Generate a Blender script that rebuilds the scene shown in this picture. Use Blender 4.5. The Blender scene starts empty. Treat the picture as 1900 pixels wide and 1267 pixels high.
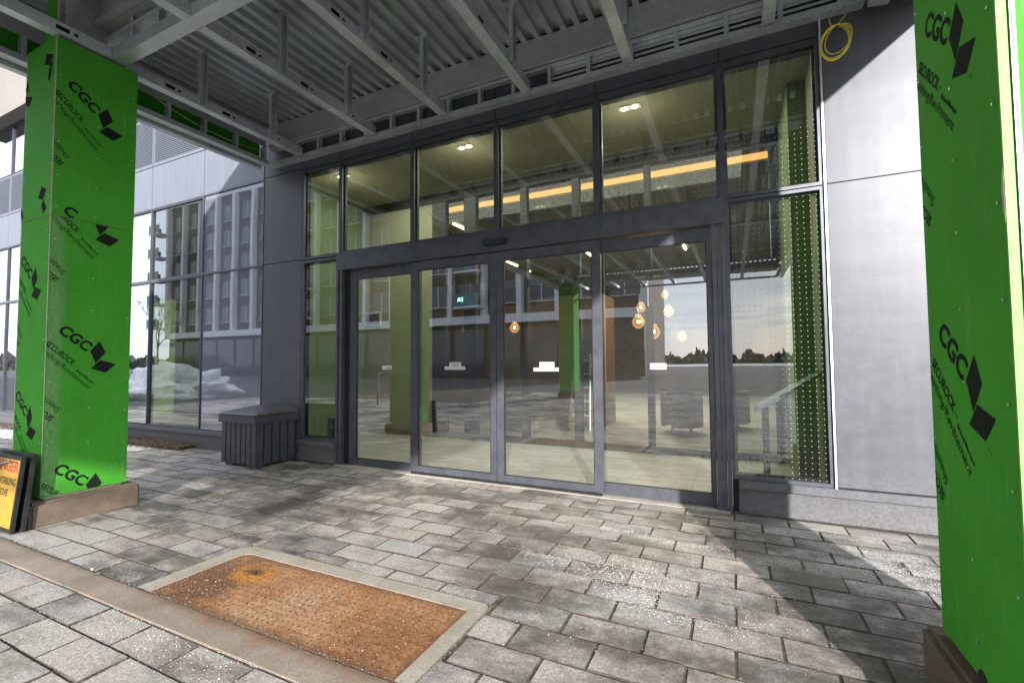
import bpy, bmesh, math, random
from mathutils import Vector, Matrix
random.seed(7)
R = math.radians
scene = bpy.context.scene
col = scene.collection

# ------------------------------------------------------------------ camera
cam_d = bpy.data.cameras.new('camera')
cam = bpy.data.objects.new('camera', cam_d); col.objects.link(cam)
cam_d.sensor_width = 36.0
cam_d.lens = 857.664 / 1900 * 36
cam_d.clip_start = 0.05; cam_d.clip_end = 2000
YAW, PIT, ROL = 0.44514, 0.044008, -0.0074876
cy_, sy_ = math.cos(YAW), math.sin(YAW)
fwd = Vector((-sy_ * math.cos(PIT), cy_ * math.cos(PIT), math.sin(PIT)))
q = fwd.to_track_quat('-Z', 'Y')
cam.rotation_mode = 'QUATERNION'
cam.rotation_quaternion = q @ Matrix.Rotation(ROL, 4, 'Z').to_quaternion()
cam.location = (0, 0, 1.35)
scene.camera = cam

# ------------------------------------------------------------------ light
SUN_DIR = Vector((-0.45, 1.0, -0.355)).normalized()
sun_el = math.asin(-SUN_DIR.z)
sun_az = math.atan2(-SUN_DIR.x, -SUN_DIR.y)       # clockwise from +Y
world = bpy.data.worlds.new('World'); scene.world = world
world.use_nodes = True
wn, wl = world.node_tree.nodes, world.node_tree.links
wn.clear()
out = wn.new('ShaderNodeOutputWorld'); bg = wn.new('ShaderNodeBackground')
sky = wn.new('ShaderNodeTexSky'); sky.sky_type = 'NISHITA'
sky.sun_disc = False; sky.sun_elevation = sun_el; sky.sun_rotation = sun_az
sky.altitude = 100; sky.air_density = 1.0; sky.dust_density = 1.5; sky.ozone_density = 1.0
# thin broken cloud over the sky, the same all round
tc = wn.new('ShaderNodeTexCoord'); sep = wn.new('ShaderNodeSeparateXYZ')
wl.new(tc.outputs['Generated'], sep.inputs[0])
zz = wn.new('ShaderNodeMath'); zz.operation = 'MAXIMUM'; zz.inputs[1].default_value = 0.06
wl.new(sep.outputs['Z'], zz.inputs[0])
dx = wn.new('ShaderNodeMath'); dx.operation = 'DIVIDE'; dy = wn.new('ShaderNodeMath'); dy.operation = 'DIVIDE'
wl.new(sep.outputs['X'], dx.inputs[0]); wl.new(zz.outputs[0], dx.inputs[1])
wl.new(sep.outputs['Y'], dy.inputs[0]); wl.new(zz.outputs[0], dy.inputs[1])
cmb = wn.new('ShaderNodeCombineXYZ'); wl.new(dx.outputs[0], cmb.inputs[0]); wl.new(dy.outputs[0], cmb.inputs[1])
cn = wn.new('ShaderNodeTexNoise'); cn.inputs['Scale'].default_value = 0.55; cn.inputs['Detail'].default_value = 8
cn.inputs['Roughness'].default_value = 0.6
wl.new(cmb.outputs[0], cn.inputs['Vector'])
cr = wn.new('ShaderNodeValToRGB'); cr.color_ramp.elements[0].position = 0.33; cr.color_ramp.elements[1].position = 0.68
cr.color_ramp.elements[0].color = (0.78,)*3 + (1,); cr.color_ramp.elements[1].color = (0.98,)*3 + (1,)
wl.new(cn.outputs['Fac'], cr.inputs[0])
mixc = wn.new('ShaderNodeMix'); mixc.data_type = 'RGBA'
wl.new(cr.outputs['Color'], mixc.inputs[0]); wl.new(sky.outputs[0], mixc.inputs[6])
mixc.inputs[7].default_value = (4.3, 4.55, 5.2, 1)
wl.new(mixc.outputs[2], bg.inputs[0]); bg.inputs[1].default_value = 0.13
wl.new(bg.outputs[0], out.inputs[0])

sd = bpy.data.lights.new('sun', 'SUN'); sd.energy = 2.6; sd.angle = R(0.9); sd.color = (1.0, 0.95, 0.90)
so = bpy.data.objects.new('sun', sd); col.objects.link(so)
so.rotation_mode = 'QUATERNION'; so.rotation_quaternion = SUN_DIR.to_track_quat('-Z', 'Y')
so.location = (10, -20, 15)

scene.view_settings.view_transform = 'Standard'
scene.view_settings.look = 'None'
scene.view_settings.gamma = 1
scene.view_settings.use_curve_mapping = False
scene.view_settings.exposure = 1.9
scene.cycles.max_bounces = 10
scene.cycles.transparent_max_bounces = 16
scene.cycles.glossy_bounces = 5
scene.cycles.use_denoising = True
scene.cycles.sample_clamp_indirect = 6.0
scene.cycles.caustics_reflective = False
scene.cycles.caustics_refractive = False

# ------------------------------------------------------------------ materials
def new_mat(name):
    m = bpy.data.materials.new(name); m.use_nodes = True
    return m, m.node_tree.nodes, m.node_tree.links, m.node_tree.nodes['Principled BSDF']
def N(nodes, t, **kw):
    n = nodes.new(t)
    for k, v in kw.items(): setattr(n, k, v)
    return n
def rgba(c): return (c[0], c[1], c[2], 1)
def math_node(nodes, links, op, a, b=None, c=None):
    n = nodes.new('ShaderNodeMath'); n.operation = op
    for i, x in enumerate((a, b, c)):
        if x is None: continue
        if isinstance(x, (int, float)): n.inputs[i].default_value = x
        else: links.new(x, n.inputs[i])
    return n.outputs[0]
def mixrgb(nodes, links, f, a, b, blend='MIX'):
    n = nodes.new('ShaderNodeMix'); n.data_type = 'RGBA'; n.blend_type = blend
    for i, x in ((0, f), (6, a), (7, b)):
        if isinstance(x, (int, float)): n.inputs[i].default_value = x
        elif isinstance(x, tuple): n.inputs[i].default_value = x if len(x) == 4 else rgba(x)
        else: links.new(x, n.inputs[i])
    return n.outputs[2]
def noise(nodes, links, scale, detail=4, rough=0.55, vec=None, stretch=None):
    n = nodes.new('ShaderNodeTexNoise'); n.inputs['Scale'].default_value = scale
    n.inputs['Detail'].default_value = detail; n.inputs['Roughness'].default_value = rough
    if vec is None:
        g = nodes.new('ShaderNodeNewGeometry'); vec = g.outputs['Position']
    if stretch:
        mp = nodes.new('ShaderNodeMapping'); mp.inputs['Scale'].default_value = stretch
        links.new(vec, mp.inputs[0]); vec = mp.outputs[0]
    links.new(vec, n.inputs['Vector'])
    return n.outputs['Fac']
def ramp(nodes, links, f, p0, p1, c0=(0, 0, 0), c1=(1, 1, 1)):
    r = nodes.new('ShaderNodeValToRGB'); e = r.color_ramp.elements
    e[0].position = p0; e[1].position = p1; e[0].color = rgba(c0); e[1].color = rgba(c1)
    links.new(f, r.inputs[0]); return r.outputs['Color']
def simple(name, c, rough=0.6, metal=0.0, var=0.15, scale=6.0, bump=0.0, bscale=60, stretch=None, emit=None, estr=0, spec=0.5, c2=None):
    m, n, l, b = new_mat(name)
    f = noise(n, l, scale, 5, 0.6, stretch=stretch)
    f = ramp(n, l, f, 0.3, 0.7)
    c2 = c2 or tuple(x * (1 - var * 1.6) for x in c)
    l.new(mixrgb(n, l, f, c2, tuple(min(1, x * (1 + var * .6)) for x in c)), b.inputs['Base Color'])
    b.inputs['Metallic'].default_value = metal
    rr = n.new('ShaderNodeMapRange'); rr.inputs[3].default_value = max(0.02, rough * .85); rr.inputs[4].default_value = min(1, rough * 1.15)
    l.new(noise(n, l, scale * 3, 3), rr.inputs[0]); l.new(rr.outputs[0], b.inputs['Roughness'])
    b.inputs['Specular IOR Level'].default_value = spec
    if bump:
        bp = n.new('ShaderNodeBump'); bp.inputs['Strength'].default_value = bump; bp.inputs['Distance'].default_value = 0.01
        l.new(noise(n, l, bscale, 4, stretch=stretch), bp.inputs['Height']); l.new(bp.outputs[0], b.inputs['Normal'])
    if emit:
        b.inputs['Emission Color'].default_value = rgba(emit); b.inputs['Emission Strength'].default_value = estr
    return m
def panel_mat(name, c, metal, rough, oil=0.25):
    """coated aluminium sheet: slow waves in the sheet, faint rain streaks, dust"""
    m, n, l, b = new_mat(name)
    s1 = noise(n, l, 2.0, 5, 0.6, stretch=(6, 6, 0.5)); s2 = noise(n, l, 9, 6, 0.7)
    f = math_node(n, l, 'MULTIPLY', s1, s2)
    f = ramp(n, l, f, 0.12, 0.42)
    g = n.new('ShaderNodeNewGeometry'); sp = n.new('ShaderNodeSeparateXYZ'); l.new(g.outputs['Position'], sp.inputs[0])
    low = ramp(n, l, sp.outputs['Z'], 0.0, 0.55, (1, 1, 1), (0, 0, 0))
    spl = math_node(n, l, 'MULTIPLY', low, ramp(n, l, noise(n, l, 38, 7, 0.85), 0.38, 0.66))
    bc = mixrgb(n, l, f, tuple(x * .82 for x in c), tuple(min(1, x * 1.08) for x in c))
    l.new(mixrgb(n, l, math_node(n, l, 'MULTIPLY', spl, .55), bc, (0.30, 0.28, 0.26)), b.inputs['Base Color'])
    b.inputs['Metallic'].default_value = metal
    rr = n.new('ShaderNodeMapRange'); rr.inputs[3].default_value = rough * .8; rr.inputs[4].default_value = rough * 1.3
    l.new(s2, rr.inputs[0]); l.new(rr.outputs[0], b.inputs['Roughness'])
    bp = n.new('ShaderNodeBump'); bp.inputs['Strength'].default_value = oil; bp.inputs['Distance'].default_value = 0.02
    w = math_node(n, l, 'ADD', noise(n, l, 1.1, 2, 0.4, stretch=(0.8, 0.8, 2.2)), math_node(n, l, 'MULTIPLY', noise(n, l, 1.0, 3, 0.6, stretch=(.7, .7, 9)), .16))
    l.new(w, bp.inputs['Height']); l.new(bp.outputs[0], b.inputs['Normal'])
    return m
def galv(name, c=(0.74, 0.80, 0.84), rough=0.32):
    m, n, l, b = new_mat(name)
    g = n.new('ShaderNodeNewGeometry')
    v = n.new('ShaderNodeTexVoronoi'); v.inputs['Scale'].default_value = 70
    l.new(g.outputs['Position'], v.inputs['Vector'])
    nz = noise(n, l, 2.5, 6, 0.65)
    f = math_node(n, l, 'MULTIPLY_ADD', v.outputs['Color'], 0.25, math_node(n, l, 'MULTIPLY', nz, 0.9))
    cc = ramp(n, l, f, 0.3, 0.8, tuple(x * .62 for x in c), tuple(x * 1.12 for x in c))
    l.new(cc, b.inputs['Base Color']); b.inputs['Metallic'].default_value = 0.55
    rr = n.new('ShaderNodeMapRange'); rr.inputs[3].default_value = rough * .75; rr.inputs[4].default_value = rough * 1.5
    l.new(nz, rr.inputs[0]); l.new(rr.outputs[0], b.inputs['Roughness'])
    bp = n.new('ShaderNodeBump'); bp.inputs['Strength'].default_value = .12; bp.inputs['Distance'].default_value = 0.01
    l.new(noise(n, l, 5, 3), bp.inputs['Height']); l.new(bp.outputs[0], b.inputs['Normal'])
    return m
def glass_mat(name, tint, ior=1.75, frit=0.0, x0=0.0, z0=0.0, pitch=(0.049, 0.047), dirt=0.10, base_refl=0.0):
    """thin architectural pane: tinted see-through, coated mirror part, optional white frit dots, salt haze low down"""
    m, n, l, b = new_mat(name); n.remove(b)
    o = n['Material Output']
    tr = n.new('ShaderNodeBsdfTransparent'); tr.inputs[0].default_value = rgba(tint)
    gl = n.new('ShaderNodeBsdfGlossy'); gl.inputs['Roughness'].default_value = 0.0; gl.inputs[0].default_value = (0.92, 0.96, 0.98, 1)
    fr = n.new('ShaderNodeFresnel'); fr.inputs['IOR'].default_value = ior
    bp = n.new('ShaderNodeBump'); bp.inputs['Strength'].default_value = 0.035; bp.inputs['Distance'].default_value = 0.02
    l.new(noise(n, l, 0.9, 1, 0.3), bp.inputs['Height'])
    l.new(bp.outputs[0], gl.inputs['Normal'])
    fac = math_node(n, l, 'ADD', fr.outputs[0], base_refl); 
    fac = math_node(n, l, 'MINIMUM', fac, 1.0)
    mx = n.new('ShaderNodeMixShader'); l.new(fac, mx.inputs[0]); l.new(tr.outputs[0], mx.inputs[1]); l.new(gl.outputs[0], mx.inputs[2])
    last = mx.outputs[0]
    g = n.new('ShaderNodeNewGeometry'); sp = n.new('ShaderNodeSeparateXYZ'); l.new(g.outputs['Position'], sp.inputs[0])
    # dried salt and dust
    df = n.new('ShaderNodeBsdfDiffuse'); df.inputs[0].default_value = (0.62, 0.62, 0.6, 1)
    hz = n.new('ShaderNodeMapRange'); hz.inputs[1].default_value = 0.0; hz.inputs[2].default_value = 1.3
    hz.inputs[3].default_value = 1.0; hz.inputs[4].default_value = 0.18
    l.new(sp.outputs['Z'], hz.inputs[0])
    d1 = ramp(n, l, noise(n, l, 60, 6, 0.75), 0.45, 0.8); d2 = noise(n, l, 3, 5, .7, stretch=(5, 5, .8))
    dd = math_node(n, l, 'MULTIPLY', math_node(n, l, 'MULTIPLY', d1, d2), math_node(n, l, 'MULTIPLY', hz.outputs[0], dirt * 2.2))
    dd = math_node(n, l, 'ADD', dd, math_node(n, l, 'MULTIPLY', hz.outputs[0], dirt * 0.22))
    m2 = n.new('ShaderNodeMixShader'); l.new(dd, m2.inputs[0]); l.new(last, m2.inputs[1]); l.new(df.outputs[0], m2.inputs[2])
    last = m2.outputs[0]
    if frit:
        ax = math_node(n, l, 'PINGPONG', math_node(n, l, 'SUBTRACT', sp.outputs['X'], x0), pitch[0] / 2)
        az = math_node(n, l, 'PINGPONG', math_node(n, l, 'SUBTRACT', sp.outputs['Z'], z0), pitch[1] / 2)
        r2 = math_node(n, l, 'ADD', math_node(n, l, 'POWER', ax, 2), math_node(n, l, 'POWER', az, 2))
        dot = math_node(n, l, 'LESS_THAN', r2, frit * frit)
        wd = n.new('ShaderNodeBsdfDiffuse'); wd.inputs[0].default_value = (0.42, 0.44, 0.42, 1)
        m3 = n.new('ShaderNodeMixShader'); l.new(dot, m3.inputs[0]); l.new(last, m3.inputs[1]); l.new(wd.outputs[0], m3.inputs[2])
        last = m3.outputs[0]
    l.new(last, o.inputs['Surface'])
    return m

M = {}
M['panel'] = panel_mat('charcoal_aluminium', (0.102, 0.108, 0.125), 0.12, 0.38)
M['panel'].node_tree.nodes['Principled BSDF'].inputs['Specular IOR Level'].default_value = 0.3
M['frame'] = simple('dark_anodised_frame', (0.098, 0.104, 0.128), 0.38, 0.35, 0.18, 9, bump=0.05, bscale=200)
M['frame_dark'] = simple('black_frame_gasket', (0.012, 0.013, 0.015), 0.5, 0.0, 0.3, 9)
def spandrel_mat():
    m, n, l, b = new_mat('grey_spandrel_glass'); n.remove(b)
    d = n.new('ShaderNodeBsdfDiffuse'); d.inputs[0].default_value = (0.16, 0.17, 0.215, 1)
    g = n.new('ShaderNodeBsdfGlossy'); g.inputs['Roughness'].default_value = 0.015; g.inputs[0].default_value = (.95, .96, 1, 1)
    bp = n.new('ShaderNodeBump'); bp.inputs['Strength'].default_value = 0.05; bp.inputs['Distance'].default_value = 0.02
    l.new(noise(n, l, 0.9, 1, 0.3), bp.inputs['Height']); l.new(bp.outputs[0], g.inputs['Normal'])
    fr = n.new('ShaderNodeFresnel'); fr.inputs['IOR'].default_value = 1.6
    mx = n.new('ShaderNodeMixShader'); l.new(math_node(n, l, 'ADD', fr.outputs[0], .24), mx.inputs[0]); l.new(d.outputs[0], mx.inputs[1]); l.new(g.outputs[0], mx.inputs[2])
    l.new(mx.outputs[0], n['Material Output'].inputs['Surface']); return m
M['spandrel'] = spandrel_mat()
M['light_panel'] = panel_mat('pale_grey_panel', (0.15, 0.165, 0.205), 0.1, 0.4, 0.1)
M['beige'] = simple('beige_panel', (0.22, 0.205, 0.185), 0.6, 0, 0.06, 2)
M['glass'] = glass_mat('door_glass', (0.78, 0.82, 0.79), 1.75, dirt=0.09, base_refl=.17)
M['glass_frit'] = glass_mat('dotted_window_glass', (0.60, 0.68, 0.63), 1.75, frit=0.0032, dirt=0.03, base_refl=.09)
M['glass_left'] = glass_mat('left_window_glass', (0.66, 0.70, 0.62), 1.9, frit=0.0032, dirt=0.03, base_refl=.12)
M['glass_sky'] = glass_mat('mirror_coated_glass', (0.4, 0.42, 0.42), 2.5, dirt=0.03, base_refl=.38)
M['clear'] = None
M['glass_in'] = glass_mat('inner_glass', (0.86, 0.9, 0.86), 1.45, dirt=0.0)
def clear_mat():
    m, n, l, b = new_mat('clear_back_face'); n.remove(b)
    t = n.new('ShaderNodeBsdfTransparent'); l.new(t.outputs[0], n['Material Output'].inputs['Surface']); return m
M['clear'] = clear_mat()
M['galv'] = galv('galvanised_steel')
M['galv_dark'] = galv('galvanised_deck', (0.56, 0.62, 0.65), 0.30)
M['galv_beam'] = galv('weathered_beam', (0.62, 0.66, 0.67), 0.42)
M['hole'] = simple('painted_hole_shade', (0.012, 0.012, 0.012), 0.9)  # near-black colour standing in for shade in the slots and cut-out
M['cream'] = simple('gypsum_core', (0.62, 0.55, 0.44), 0.9, 0, 0.2, 30)
M['rustpl'] = simple('rust_stained_plate', (0.36, 0.33, 0.30), 0.5, 0.4, 0.3, 6, c2=(0.42, 0.16, 0.05))
M['plastic'] = simple('charcoal_plastic', (0.055, 0.058, 0.072), 0.4, 0, 0.25, 14, bump=0.15, bscale=120)
M['salt'] = simple('salt_grains', (0.80, 0.79, 0.76), 0.7, 0, 0.15, 40)
M['grit'] = simple('joint_grit', (0.17, 0.145, 0.115), 0.9, 0, 0.4, 60)
M['snow'] = simple('old_snow', (0.78, 0.79, 0.82), 0.7, 0, 0.12, 8, bump=0.6, bscale=18, c2=(0.5, 0.48, 0.45))
M['twig'] = simple('dead_stems', (0.17, 0.11, 0.075), 0.9, 0, 0.4, 30)
M['mulch'] = simple('dark_mulch', (0.09, 0.06, 0.045), 0.95, 0, 0.5, 25, bump=0.8, bscale=40)
M['yellow'] = simple('yellow_cable', (0.80, 0.68, 0.05), 0.45)
M['olive'] = simple('olive_plaster', (0.31, 0.30, 0.225), 0.75, 0, 0.06, 2)
M['green_wall'] = simple('green_tint_wall', (0.15, 0.21, 0.085), 0.7, 0, 0.06, 2)
M['tile'] = simple('pale_floor_tile', (0.40, 0.40, 0.37), 0.35, 0, 0.05, 2)
M['brown'] = simple('brown_wall', (0.20, 0.155, 0.115), 0.6, 0, 0.2, 3)
M['wood'] = simple('wood_cladding', (0.26, 0.17, 0.10), 0.5, 0, 0.25, 5, stretch=(10, 10, 1))
M['darkceil'] = simple('dark_ceiling', (0.14, 0.12, 0.09), 0.7, 0, 0.2, 3)
M['white_lbl'] = simple('white_sticker', (0.60, 0.62, 0.61), 0.5, 0, 0.05, 10)
M['black_ink'] = simple('black_ink', (0.02, 0.02, 0.02), 0.6)
M['cardboard'] = simple('cardboard', (0.36, 0.31, 0.24), 0.85, 0, 0.25, 8)
M['led'] = simple('led_bar', (0.9, 0.8, 0.6), 0.5, emit=(1.0, 0.78, 0.5), estr=5)
M['cove'] = simple('cove_lamp', (0.9, 0.6, 0.3), 0.5, emit=(1.0, 0.47, 0.13), estr=0.6)
def amber_mat():
    m, n, l, b = new_mat('amber_glass_lamp'); n.remove(b)
    t = n.new('ShaderNodeBsdfTransparent'); t.inputs[0].default_value = (1, .78, .5, 1)
    e = n.new('ShaderNodeEmission'); e.inputs[0].default_value = (1, .55, .24, 1); e.inputs[1].default_value = .42
    g = n.new('ShaderNodeBsdfGlossy'); g.inputs['Roughness'].default_value = .05; g.inputs[0].default_value = (1, .8, .6, 1)
    lw = n.new('ShaderNodeLayerWeight'); lw.inputs[0].default_value = .45
    a = n.new('ShaderNodeMixShader'); l.new(math_node(n, l, 'MULTIPLY_ADD', lw.outputs['Facing'], .7, math_node(n, l, 'MULTIPLY', noise(n, l, 30, 3), .5)), a.inputs[0]); l.new(t.outputs[0], a.inputs[1]); l.new(e.outputs[0], a.inputs[2])
    c = n.new('ShaderNodeMixShader'); c.inputs[0].default_value = .12; l.new(a.outputs[0], c.inputs[1]); l.new(g.outputs[0], c.inputs[2])
    l.new(c.outputs[0], n['Material Output'].inputs['Surface']); return m
M['amber'] = amber_mat()
M['bulb'] = simple('bulb', (1, .9, .7), 0.3, emit=(1.0, 0.8, 0.5), estr=9)
M['exit_w'] = simple('exit_pictogram', (0.2, .8, .4), 0.4, emit=(0.3, 1.0, 0.6), estr=1.2)
M['asphalt'] = simple('asphalt', (0.075, 0.075, 0.08), 0.85, 0, 0.3, 4, bump=0.4, bscale=60)
M['tree'] = simple('winter_branches', (0.10, 0.085, 0.07), 0.9, 0, 0.4, 6)
M['treeline'] = simple('far_trees', (0.06, 0.062, 0.058), 0.95, 0, 0.5, 0.4)
M['teal'] = simple('teal_balcony_glass', (0.05, 0.13, 0.17), 0.12, 0, 0.2, 1)
M['tower_dark'] = simple('dark_brick', (0.075, 0.058, 0.048), 0.8, 0, 0.3, 1)
M['tower_white'] = simple('white_concrete_fin', (0.66, 0.68, 0.70), 0.7, 0, 0.08, 1)
M['tower_glass'] = simple('tower_window_glass', (0.05, 0.06, 0.075), 0.06, 0, 0.3, 0.4)

# concrete: column bases, strip, frame
def concrete(name, c, c2, scale=5, bump=0.35, stretch=None, brush=0.0):
    m, n, l, b = new_mat(name)
    f = ramp(n, l, noise(n, l, scale, 8, 0.65), 0.3, 0.72)
    cc = mixrgb(n, l, f, c2, c)
    f2 = noise(n, l, 140, 3, 0.7)
    cc = mixrgb(n, l, 0.35, cc, ramp(n, l, f2, 0.3, 0.75), 'OVERLAY')
    if brush:      # rust washed off the steel cover, grime along the joint
        g0 = n.new('ShaderNodeNewGeometry'); s0 = n.new('ShaderNodeSeparateXYZ'); l.new(g0.outputs['Position'], s0.inputs[0])
        inx = math_node(n, l, 'MULTIPLY', ramp(n, l, math_node(n, l, 'ADD', s0.outputs['X'], 3.2), 0.0, .35), ramp(n, l, math_node(n, l, 'SUBTRACT', -1.25, s0.outputs['X']), 0.0, .25))
        ry = math_node(n, l, 'ADD', math_node(n, l, 'SUBTRACT', 1.60, s0.outputs['Y']), math_node(n, l, 'MULTIPLY', math_node(n, l, 'SUBTRACT', noise(n, l, 5, 5, .7), .5), .16))
        near = ramp(n, l, ry, .0, .085, (1, 1, 1), (0, 0, 0))
        cc = mixrgb(n, l, math_node(n, l, 'MULTIPLY', math_node(n, l, 'MULTIPLY', inx, near), .8), cc, (0.22, 0.095, 0.035))
        ry2 = math_node(n, l, 'ADD', math_node(n, l, 'SUBTRACT', 1.60, s0.outputs['Y']), math_node(n, l, 'MULTIPLY', math_node(n, l, 'SUBTRACT', noise(n, l, 9, 6, .8), .5), .12))
        cc = mixrgb(n, l, math_node(n, l, 'MULTIPLY', ramp(n, l, ry2, .0, .05, (1, 1, 1), (0, 0, 0)), .55), cc, (0.10, 0.08, 0.06))
    l.new(cc, b.inputs['Base Color']); b.inputs['Roughness'].default_value = 0.9
    h = f2
    if brush:
        w = n.new('ShaderNodeTexWave'); w.inputs['Scale'].default_value = 26; w.bands_direction = 'Y'
        w.inputs['Distortion'].default_value = 3.5; w.inputs['Detail'].default_value = 4; w.inputs['Detail Scale'].default_value = 0.6
        g = n.new('ShaderNodeNewGeometry'); mp = n.new('ShaderNodeMapping'); mp.inputs['Scale'].default_value = (0.12, 3.2, 1)
        l.new(g.outputs['Position'], mp.inputs[0]); l.new(mp.outputs[0], w.inputs['Vector'])
        h = math_node(n, l, 'ADD', w.outputs['Fac'], f2)
    bp = n.new('ShaderNodeBump'); bp.inputs['Strength'].default_value = bump; bp.inputs['Distance'].default_value = 0.004
    l.new(h, bp.inputs['Height']); l.new(bp.outputs[0], b.inputs['Normal'])
    return m
M['base'] = concrete('brown_stained_concrete', (0.215, 0.165, 0.12), (0.13, 0.10, 0.075))
M['strip'] = concrete('broomed_concrete', (0.36, 0.31, 0.26), (0.22, 0.18, 0.145), 2.5, 0.6, brush=1)
M['kerb'] = concrete('pale_concrete', (0.44, 0.41, 0.36), (0.30, 0.26, 0.21), 4, 0.4)

def paver_material():
    m, n, l, b = new_mat('paver_stone')
    g = n.new('ShaderNodeNewGeometry'); sp = n.new('ShaderNodeSeparateXYZ'); l.new(g.outputs['Position'], sp.inputs[0])
    wn_ = n.new('ShaderNodeAttribute'); wn_.attribute_name = 'stone'
    sc_ = n.new('ShaderNodeSeparateColor'); l.new(wn_.outputs['Color'], sc_.inputs[0])
    rnd = sc_.outputs[0]
    # offset noise per stone so that a stain ends at the joint
    off = n.new('ShaderNodeVectorMath'); off.operation = 'MULTIPLY_ADD'
    l.new(wn_.outputs['Color'], off.inputs[0]); off.inputs[1].default_value = (9, 9, 9); l.new(g.outputs['Position'], off.inputs[2])
    blot = noise(n, l, 4.0, 7, 0.62, vec=off.outputs[0], stretch=(0.8, 1.6, 1))
    big = noise(n, l, 0.85, 5, 0.6)
    t = math_node(n, l, 'ADD', math_node(n, l, 'MULTIPLY', rnd, 0.27), math_node(n, l, 'MULTIPLY', blot, 1.15))
    t = math_node(n, l, 'ADD', t, math_node(n, l, 'MULTIPLY', math_node(n, l, 'SUBTRACT', big, 0.5), 1.45))
    base = ramp(n, l, t, 0.56, 1.02, (0.405, 0.385, 0.368), (0.088, 0.08, 0.074))
    warm = mixrgb(n, l, sc_.outputs[1], (1.0, 0.955, 0.90), (0.955, 0.975, 1.0))
    base = mixrgb(n, l, 0.8, base, warm, 'MULTIPLY')
    sp1 = noise(n, l, 220, 4, 0.75)
    base = mixrgb(n, l, 0.55, base, ramp(n, l, sp1, 0.28, 0.74), 'OVERLAY')
    base = mixrgb(n, l, 0.5, base, ramp(n, l, noise(n, l, 55, 6, 0.85), 0.33, 0.67), 'OVERLAY')
    pit = ramp(n, l, noise(n, l, 85, 5, 0.8), 0.64, 0.72)
    base = mixrgb(n, l, math_node(n, l, 'MULTIPLY', pit, 0.5), base, (0.06, 0.055, 0.05))
    # pale salt bloom and grime
    blm = ramp(n, l, noise(n, l, 11, 8, 0.75), 0.55, 0.75)
    base = mixrgb(n, l, math_node(n, l, 'MULTIPLY', blm, 0.35), base, (0.46, 0.45, 0.44))
    base = mixrgb(n, l, math_node(n, l, 'MULTIPLY', ramp(n, l, noise(n, l, 2.3, 6, .7), .56, .75), 0.55), base, (0.15, 0.12, 0.09))
    # darker brown in a few broad patches, broken up by noise
    brown_patch = None
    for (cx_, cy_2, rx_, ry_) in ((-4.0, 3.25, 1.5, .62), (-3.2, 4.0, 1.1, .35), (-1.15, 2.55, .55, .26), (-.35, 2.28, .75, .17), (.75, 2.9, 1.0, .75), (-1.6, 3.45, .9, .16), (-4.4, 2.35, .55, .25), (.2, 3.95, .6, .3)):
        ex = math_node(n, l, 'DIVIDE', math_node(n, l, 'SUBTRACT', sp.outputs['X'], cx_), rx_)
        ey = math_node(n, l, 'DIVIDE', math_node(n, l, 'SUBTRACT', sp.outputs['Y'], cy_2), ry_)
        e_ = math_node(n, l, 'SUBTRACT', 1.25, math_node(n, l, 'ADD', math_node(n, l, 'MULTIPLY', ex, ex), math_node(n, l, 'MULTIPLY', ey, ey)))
        brown_patch = e_ if brown_patch is None else math_node(n, l, 'MAXIMUM', brown_patch, e_)
    brown_patch = math_node(n, l, 'ADD', math_node(n, l, 'MULTIPLY', math_node(n, l, 'MAXIMUM', brown_patch, -.25), .5), math_node(n, l, 'MULTIPLY', math_node(n, l, 'SUBTRACT', noise(n, l, 5.5, 7, .7, vec=off.outputs[0]), .5), 2.4))
    brown_patch = ramp(n, l, brown_patch, .12, .75)
    base = mixrgb(n, l, math_node(n, l, 'MULTIPLY', brown_patch, 0.86), base, (0.085, 0.074, 0.064))
    l.new(base, b.inputs['Base Color'])
    rr = n.new('ShaderNodeMapRange'); rr.inputs[1].default_value = 0.5; rr.inputs[2].default_value = 1.05
    rr.inputs[3].default_value = 0.85; rr.inputs[4].default_value = 0.5
    l.new(t, rr.inputs[0]); l.new(rr.outputs[0], b.inputs['Roughness'])
    bp = n.new('ShaderNodeBump'); bp.inputs['Strength'].default_value = 0.5; bp.inputs['Distance'].default_value = 0.004
    h = math_node(n, l, 'ADD', sp1, math_node(n, l, 'MULTIPLY', noise(n, l, 24, 5, .7), 0.9))
    l.new(h, bp.inputs['Height']); l.new(bp.outputs[0], b.inputs['Normal'])
    return m
PL, PH = 0.3985, 0.2135
PX0, PY0 = -0.02, 2.233
M['paver'] = paver_material()

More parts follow.
